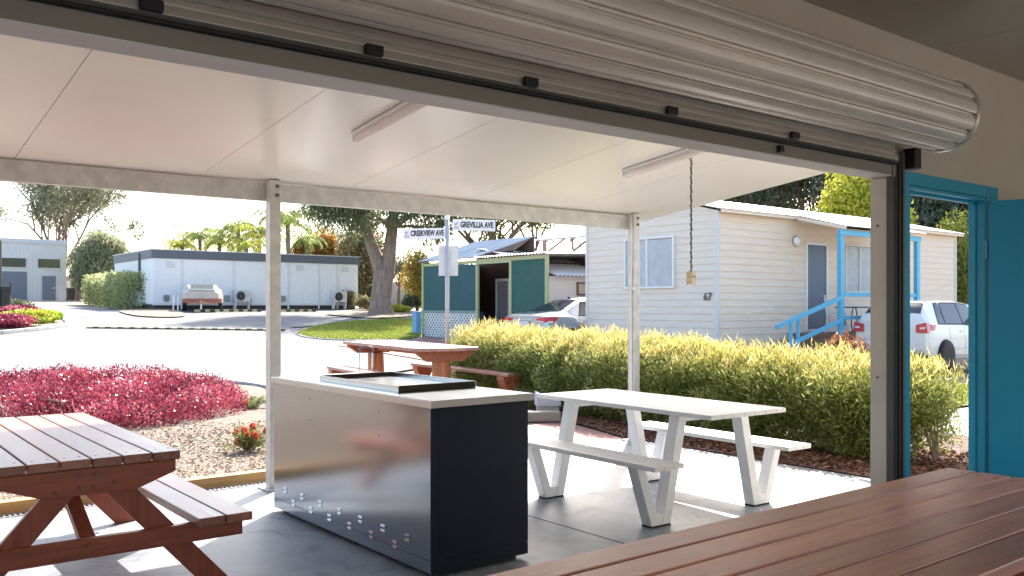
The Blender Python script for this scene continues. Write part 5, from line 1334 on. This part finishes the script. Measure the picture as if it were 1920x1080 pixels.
# bottlebrush style plant with orange red flower heads
def flowerbush(x, y, r_, h, label, seed, n=2400, nf=9):
    t = thing('flowering_shrub', label, 'shrub', (x, y, g(y))); rs = np.random.default_rng(seed)
    V = []; va = []; b = MB(); fl = []; fva = []
    for k in range(nf*3):
        a = rs.uniform(0, 6.28); q = rs.uniform(.15, 1)*r_; tip = np.array([x+math.cos(a)*q, y+math.sin(a)*q, g(y)+h*rs.uniform(.45, 1.0)*(1-.35*(q/r_)**2)])
        b.tube([(x, y, g(y)-.01), tuple((tip*.6+np.array([x, y, g(y)+h*.25])*.4)), tuple(tip)], [.006, .004, .002], 4)
        m = n//(nf*3); s = rs.uniform(.35, 1, m)[:, None]; P_ = np.array([x, y, g(y)+.03])*(1-s) + tip*s + rs.normal(0, .025, (m, 3)); P_[:, 2] = np.maximum(P_[:, 2], g(y)+.02)
        D = unit(rs.normal(size=(m, 3)) + np.array([0, 0, .8])); V.append(leaf_verts(P_, D, rs.uniform(.03, .06, m), .008)); va.append(rs.random(m))
        if k < nf:
            m = 260; d = unit(rs.normal(size=(m, 3))); fl.append(leaf_verts(tip + d*np.array([.026, .026, .03]), d, .03, .006)); fva.append(rs.random(m))
    b.build('stems', BARK, t, world=True)
    fastmesh('foliage', np.concatenate(V), 4, leafm('grevillea_leaves', [(.10, .13, .04), (.22, .27, .08), (.40, .42, .18)], trans=.35), t, var=np.concatenate(va))
    fastmesh('flower_heads', np.concatenate(fl), 4, leafm('red_flowers', [(.5, .03, .02), (.72, .10, .05), (.8, .3, .15)], trans=.3), t, var=np.concatenate(fva))
x, y = at(463, 8.75); flowerbush(x, y, .27, .30, 'small green shrub with orange red flower heads beside the post', 3)
x, y = at(478, 12.1); flowerbush(x, y, .32, .17, 'low sprawling plant with a few orange flowers near the kerb', 8, 1500, 4)

# ---- garden island at far left
YG = leafm('yellow_green_leaves', [(.16, .22, .02), (.32, .36, .03), (.55, .52, .08), (.68, .62, .16)], trans=.4)
OL = leafm('olive_leaves', [(.05, .06, .03), (.10, .12, .05), (.19, .20, .09), (.32, .31, .17)], trans=.3)
il = curve([ong(-60, 590), ong(20, 582), ong(90, 590), ong(128, 606), ong(100, 614), ong(0, 625), ong(-60, 628)], 5)
sheet('garden_island', il, MULCH_P, .03); kerb('island_kerb', il[5:-1], .18, .10, .03)
def isl(px_, py_, r_, h, lm, label, kind, n=3500, L_=.07):
    x, y = ong(px_, py_); bush(kind, label, 'shrub', x, y, r_, r_*.8, h, lm, n, L_, L_*.5, seed=int(px_), stems=False)
isl(45, 600, 1.0, .42, RL, 'crimson shrub at the back of the left garden island', 'red_shrub', 6000, .09); isl(12, 617, .9, .38, RL, 'crimson shrub at the near left edge of the garden island', 'red_shrub', 6000, .08)
isl(48, 613, .9, .45, YG, 'pale yellow green shrub in the middle of the garden island', 'golden_shrub', 5000, .09); isl(90, 606, .5, .42, leafm('lime_leaves', [(.2, .34, .01), (.42, .55, .03), (.6, .66, .1)], trans=.4), 'small bright lime shrub at the right tip of the garden island', 'lime_shrub', 3000, .08)
isl(20, 590, 1.0, .5, OL, 'olive groundcover behind the crimson island shrub', 'groundcover', 4000, .09)

# ---- hedge beside the long building
hx0, hy0 = at(246, 44.5); hx1, hy1 = at(178, 60)
hh = thing('tall_hedge', 'tall clipped green hedge receding beside the white building end', 'hedge', (hx0, hy0, g(hy0)))
n = 26000; s = rng.random(n); a = rng.uniform(0, 6.28, n); q = rng.random(n)**.3
bx_ = hx0 + (hx1-hx0)*s + np.cos(a)*q*.75*(1+.12*np.sin(s*34)); by_ = hy0 + (hy1-hy0)*s + rng.normal(0, .3, n)
zg_ = np.array([g(v) for v in by_]); top_ = 1.85 + .1*np.sin(s*40); zq = np.abs(np.sin(a))**.4*q
bz_ = zg_ + np.where(rng.random(n) < .6, rng.random(n)*top_, top_*zq)
D = unit(np.column_stack([np.cos(a), rng.normal(0, .6, n), np.ones(n)*.6]))
fastmesh('foliage', leaf_verts(np.column_stack([bx_, by_, bz_]), D, rng.uniform(.1, .22, n), rng.uniform(.05, .09, n)), 4, leafm('tall_hedge_leaves', [(.12, .14, .06), (.24, .28, .12), (.40, .44, .2), (.58, .58, .3)], trans=.45), hh, var=np.clip(.5*(np.sin(s*38)*.5+.5)+.5*rng.random(n), 0, 1))
b = MB()
for k in range(12): X = hx0+(hx1-hx0)*k/11; Y = hy0+(hy1-hy0)*k/11; b.tube([(X, Y, g(Y)-.1), (X+.1, Y, g(Y)+1.2)], [.05, .02], 5)
b.build('stems', BARK, hh, world=True)

# ---- big gum with forked trunk
X, Y = at(714, 43); u = 43/F
def lp(px_, py_, dy=0): # point of the tree in the plane facing the lane
    w_ = (px_-714)*u; return (w_*SA + dy*CA, -w_*CA + dy*SA, hz(py_, 43)-g(Y))
GUM = leafm('gum_leaves', [(.05, .07, .035), (.11, .15, .07), (.20, .24, .12), (.36, .38, .22)], trans=.4)
tree('forked_gum_tree', 'big gum tree with thick forked pinkish trunk and drooping leaves', 'tree', X, Y, 10, .5, GUM, bark=BARKP, seed=11, droop=.9, leafn=230, tipr=1.0, leafL=.30, leafW=.055, levels=3, nsub=3, flat=1.2,
     limbs=dict(trunk=[lp(714, 592), lp(714, 584), lp(715, 560), lp(717, 530), lp(722, 508)], tr=[.72, .60, .50, .48, .52], n=3, L=(1.2, 2.4),
                paths=[([lp(718, 515), lp(708, 490), lp(697, 460), lp(684, 425), lp(672, 395, .5), lp(655, 350, 1), lp(640, 300, 1.2)], [.38, .33, .29, .25, .2, .14, .07]),
                       ([lp(726, 512), lp(729, 485), lp(732, 455), lp(736, 425), lp(742, 390, -.5), lp(755, 340, -1), lp(775, 290, -1)], [.36, .33, .30, .27, .22, .15, .07]),
                       ([lp(736, 425), lp(775, 395, 1), lp(820, 375, 1), lp(865, 360, 1.5)], [.16, .12, .09, .05]),
                       ([lp(684, 425), lp(660, 395, -1), lp(640, 372, -1.5)], [.13, .1, .05])]))
MB_ = None
# ---- tall eucalypt at the left
X, Y = at(118, 95)
tree('eucalyptus_tree', 'tall airy eucalyptus rising behind the pale workshop', 'tree', X, Y, 14.5, .35, leafm('grey_gum_leaves', [(.08, .09, .06), (.17, .19, .12), (.30, .31, .21), (.45, .46, .32)], trans=.4), seed=23, leafn=150, tipr=1.5, leafL=.42, leafW=.13, droop=.2, fork=.24, spread=.6, nlimb=8, nsub=3, bark=BARK, flat=.6)
X, Y = at(196, 78)
bush('willow_myrtle', 'rounded grey green tree between workshop and tall hedge', 'tree', X, Y, 3.1, 3.0, 4.8, leafm('willow_leaves', [(.14, .16, .08), (.28, .30, .16), (.46, .46, .30), (.62, .61, .42)], trans=.45), 24000, .42, .10, seed=3, lumps=30, up=-.5, shell=.5)
X, Y = at(205, 90)
tree('small_gum_tree', 'thin gum crown peeping above the rounded grey green tree', 'tree', X, Y, 8.0, .14, GUM, seed=5, leafn=50, tipr=.8, leafL=.35, leafW=.12, nsub=2, nlimb=3, spread=.3)
# ---- palms behind the long building
PL = leafm('palm_leaflets', [(.10, .13, .05), (.20, .26, .07), (.36, .42, .12), (.52, .54, .2)], trans=.45)
PY = leafm('yellow_palm_leaflets', [(.18, .24, .03), (.34, .40, .05), (.55, .55, .10), (.6, .5, .12)], trans=.45)  # yellower leaflets for the golden palms and the young gum
def palm(px_, d, ytop, fl, label, seed, lm=PL, nf=18):
    x, y = at(px_, d); z0 = g(y); rs = random.Random(seed); H = hz(ytop, d)-z0
    t = thing('palm_tree', label, 'palm', (x, y, z0), 0, group=None)
    MB().tube([(0, 0, -.3), (.05, 0, H*.5), (0, .05, H)], [.2, .15, .13], 10).build('trunk', BARK, t, smooth=True)
    V = []; va = []; rb = MB()
    for k in range(nf):
        a = 6.28*k/nf*1.618 + rs.uniform(-.2, .2); el = rs.uniform(.2, 1.35); L_ = fl*rs.uniform(.8, 1.15); p = np.array([0, 0, H]); dirh = np.array([math.cos(a), math.sin(a), 0]); pts = [p.copy()]
        e = el; n = 12
        for i in range(n):
            p = p + (dirh*math.cos(e) + np.array([0, 0, math.sin(e)]))*L_/n; e -= rs.uniform(.15, .27); pts.append(p.copy())
        rb.tube([tuple(q) for q in pts], [.035*(1-i/(n+2)) for i in range(n+1)], 4)
        sd = np.cross(dirh, [0, 0, 1])
        tt = np.repeat(np.linspace(.12, 1, 34), 2); sgn = np.tile([1, -1], 34); idx = tt*n; i0 = np.minimum(idx.astype(int), n-1); P0 = np.array(pts)[i0] + (np.array(pts)[i0+1]-np.array(pts)[i0])*(idx-i0)[:, None]
        ll = fl*.24*np.sin(np.clip(tt, .05, .97)*math.pi)**.5*rng.uniform(.8, 1.15, len(tt)); D = unit(sd*sgn[:, None]*.8 + dirh*.35 + np.array([0, 0, -.75]) + rng.normal(0, .12, (len(tt), 3)))
        V.append(leaf_verts(P0 + D*ll[:, None]*.5, D, ll, .05*fl/2.4+.0*tt)); va.append(np.clip(rs.random()*.6+rng.random(len(tt))*.4, 0, 1))
    rb.build('frond_ribs', M('frond_rib', (.2, .22, .06), .6), t)
    fastmesh('fronds', np.concatenate(V)+np.array([x, y, z0]), 4, lm, t, var=np.concatenate(va))
palm(375, 66, 448, 2.6, 'olive palm left of the group, in front of pale sky', 1); palm(342, 64, 462, 2.0, 'low yellowish palm behind the parapet at left', 2, PY)
palm(412, 62, 455, 1.8, 'bushy golden palm right of the leftmost pair', 9, PY)
palm(447, 62, 432, 2.5, 'greyish green palm with fine curled fronds in the centre', 3); palm(486, 60, 440, 2.6, 'bright yellow green palm touching the post from the left', 4, PY, 22); palm(462, 58, 462, 1.9, 'low golden palm crown on the parapet line', 6, PY)
palm(540, 56, 418, 2.9, 'tall green palm just right of the canopy post', 5, PL, 22); palm(575, 58, 455, 2.0, 'smaller green palm drooping right of the tall one', 7, PL)
# ---- assorted trees and shrubs right of the long building
OR_ = leafm('orange_leaves', [(.25, .14, .04), (.45, .24, .06), (.62, .36, .10), (.6, .45, .18)], trans=.4)
TN = leafm('tan_olive_leaves', [(.09, .08, .03), (.17, .15, .06), (.29, .25, .11), (.42, .36, .18)], trans=.35)
X, Y = at(608, 60); bush('orange_tree', 'orange leaved tree showing above the grey parapet', 'tree', X, Y, 1.9, 1.6, hz(457, 60)-g(Y), OR_, 9000, .26, .11, seed=9, lumps=22, shell=.4)
X, Y = at(568, 59); bush('orange_tree', 'low orange yellow treetop left of the larger orange tree', 'tree', X, Y, 1.3, 1.2, hz(468, 59)-g(Y), OR_, 6000, .24, .10, seed=19, lumps=16, shell=.4)
X, Y = at(650, 78); tree('bare_topped_gum', 'sparse dark gum with a bare snag beyond the orange tree', 'tree', X, Y, 8.2, .14, GUM, seed=31, leafn=45, tipr=.9, leafL=.34, leafW=.12, nsub=2, nlimb=5, spread=.55)
X, Y = at(676, 57); bush('olive_tree', 'rounded tan olive tree between white building and gum trunk', 'tree', X, Y, 2.3, 2.0, hz(455, 57)-g(Y), TN, 17000, .26, .10, seed=14, lumps=32, shell=.4)
X, Y = at(748, 60); tree('grey_olive_tree', 'small grey leaved tree on a thin trunk right of the gum', 'tree', X, Y, 3.9, .11, leafm('silver_leaves', [(.12, .14, .09), (.22, .24, .17), (.36, .38, .28)], trans=.3), seed=41, leafn=90, tipr=.7, leafL=.2, leafW=.08, fork=.38, nsub=3, levels=2, nlimb=5, spread=.7)
X, Y = at(782, 48); bush('autumn_shrub', 'orange and yellow leafed shrub at the annexe corner', 'shrub', X, Y, 1.0, .9, hz(492, 48)-g(Y), leafm('autumn_leaves', [(.22, .2, .03), (.45, .42, .05), (.55, .36, .08), (.62, .48, .12)], trans=.4), 7000, .17, .08, seed=15, lumps=18, shell=.4)
for k, (q, d, r_, h, lab, lm) in enumerate(((684, 47, .7, .65, 'low tan tussock left of the gum trunk', TN), (772, 47, .6, .75, 'dark rounded shrub near the autumn coloured one', OL), (740, 45, .8, .35, 'flat yellow green groundcover right of the gum trunk', YG), (652, 50.5, .6, .9, 'rusty brown bush at the end of the white building', TN), (700, 50, .5, 1.2, 'leafy stems directly behind the gum trunk', OL))):
    X, Y = at(q, d); bush('low_shrub', lab, 'shrub', X, Y, r_, r_, h, lm, 2500, .14, .05, seed=50+k, lumps=10, stems=False)
X, Y = at(762, 63); gw = thing('garden_wall', 'plain pale fence panel behind the small grey tree', 'wall', (X, Y, g(Y)), HEAD-R(90))
b = MB()
for k in range(8): b.box(-2.4+.6*k, -2.4+.6*k+.57, 0, .06, -.2, 1.75)
b.build('fence_sheet', M('pale_fence', (.6, .6, .6), .6, var=.04), gw)
# ---- trees beyond the annexe
X, Y = at(925, 52); tree('spreading_gum_tree', 'broad green tree crown above the annexe roof', 'tree', X, Y, 9.0, .3, leafm('fresh_gum_leaves', [(.04, .07, .015), (.10, .15, .03), (.20, .26, .05), (.34, .38, .10)], trans=.4), seed=61, leafn=170, tipr=1.1, leafL=.24, leafW=.09, fork=.3, spread=.8, nlimb=7, nsub=3)
X, Y = at(1000, 60); tree('spreading_gum_tree', 'thinner green tree crown right of the broad one', 'tree', X, Y, 9.0, .22, leafm('fresh_gum_leaves', [(.04, .07, .015)], trans=.4), seed=67, leafn=70, tipr=1.0, leafL=.24, leafW=.09, fork=.4, spread=.5, nlimb=5, nsub=3)
X, Y = at(1092, 55); tree('young_gum_tree', 'thin bright green sprig of a tree beside the cabin edge', 'tree', X, Y, 8.6, .1, PY, seed=71, leafn=50, tipr=.6, leafL=.28, leafW=.06, nsub=2, nlimb=2, spread=.15, droop=.6)
# ---- tall dark belt of trees beyond the cabin
DKL = leafm('dark_gum_leaves', [(.03, .045, .03), (.07, .10, .06), (.15, .18, .11), (.30, .33, .22)], trans=.3)
labs = ['outermost dark tree of the belt over the white cabin roof', 'slender dark tree second in the belt over the cabin', 'tall streaky trunked tree left of the yellow green crown', 'dense dark tree just left of the yellow green crown', 'dark tree directly behind the yellow green crown', 'dark tree behind the pale post', 'broad dark tree at the left of the doorway view', 'tall dark tree filling the middle of the doorway view', 'dark tree at the right edge of the doorway view', 'far dark tree beyond the cabin end']
for k, (q, d, H) in enumerate(((1385, 66, 12), (1430, 62, 15), (1470, 64, 16), (1515, 60, 16), (1560, 62, 17), (1605, 58, 16), (1690, 56, 17), (1740, 54, 16), (1790, 52, 17), (1835, 50, 15))):
    X, Y = at(q, d)
    tree('belt_tree', labs[k], 'tree', X, Y, H, .2, DKL if k != 0 else OL, seed=80+k, leafn=150 if k < 3 else 240, tipr=1.6, leafL=.5, leafW=.14, droop=.7, fork=.22 if k < 6 else .10, spread=.22 if k < 4 else .38, nlimb=6, nsub=3, group='dark trees beyond the cabin', flat=1.5)
X, Y = at(1615, 36); bush('golden_tree', 'bright yellow green tree crown above the cabin roof', 'tree', X, Y, 2.35, 2.0, hz(360, 36)-g(Y), leafm('golden_tree_leaves', [(.22, .28, .02), (.42, .46, .04), (.62, .60, .08), (.74, .68, .16)], trans=.45), 26000, .17, .10, seed=77, lumps=46, shell=.55)
X, Y = at(1748, 47); bush('dense_tree', 'dense dark green tree mass low in the doorway view behind the cabin', 'tree', X, Y, 4.5, 3.5, 7.5, DKL, 30000, .34, .13, seed=95, lumps=60, up=-.2, shell=.5)
X, Y = at(1803, 33); bush('banksia_shrub', 'tall yellow green shrub beside the far end of the cabin', 'shrub', X, Y, 1.3, 1.3, hz(445, 33)-g(Y), leafm('banksia_leaves', [(.05, .08, .02), (.16, .2, .03), (.38, .4, .06), (.6, .55, .14)], trans=.4), 9000, .22, .05, seed=78, lumps=26, shell=.4)
# tufts on the bark bed and by the porch
X, Y = at(1585, 17.0); bush('low_shrub', 'rusty red low plant in front of the blue porch steps', 'shrub', X, Y, .8, .4, .85, leafm('rusty_leaves', [(.15, .05, .03), (.35, .14, .07), (.5, .28, .12)], trans=.35), 2500, .10, .03, seed=90, lumps=10, stems=False)
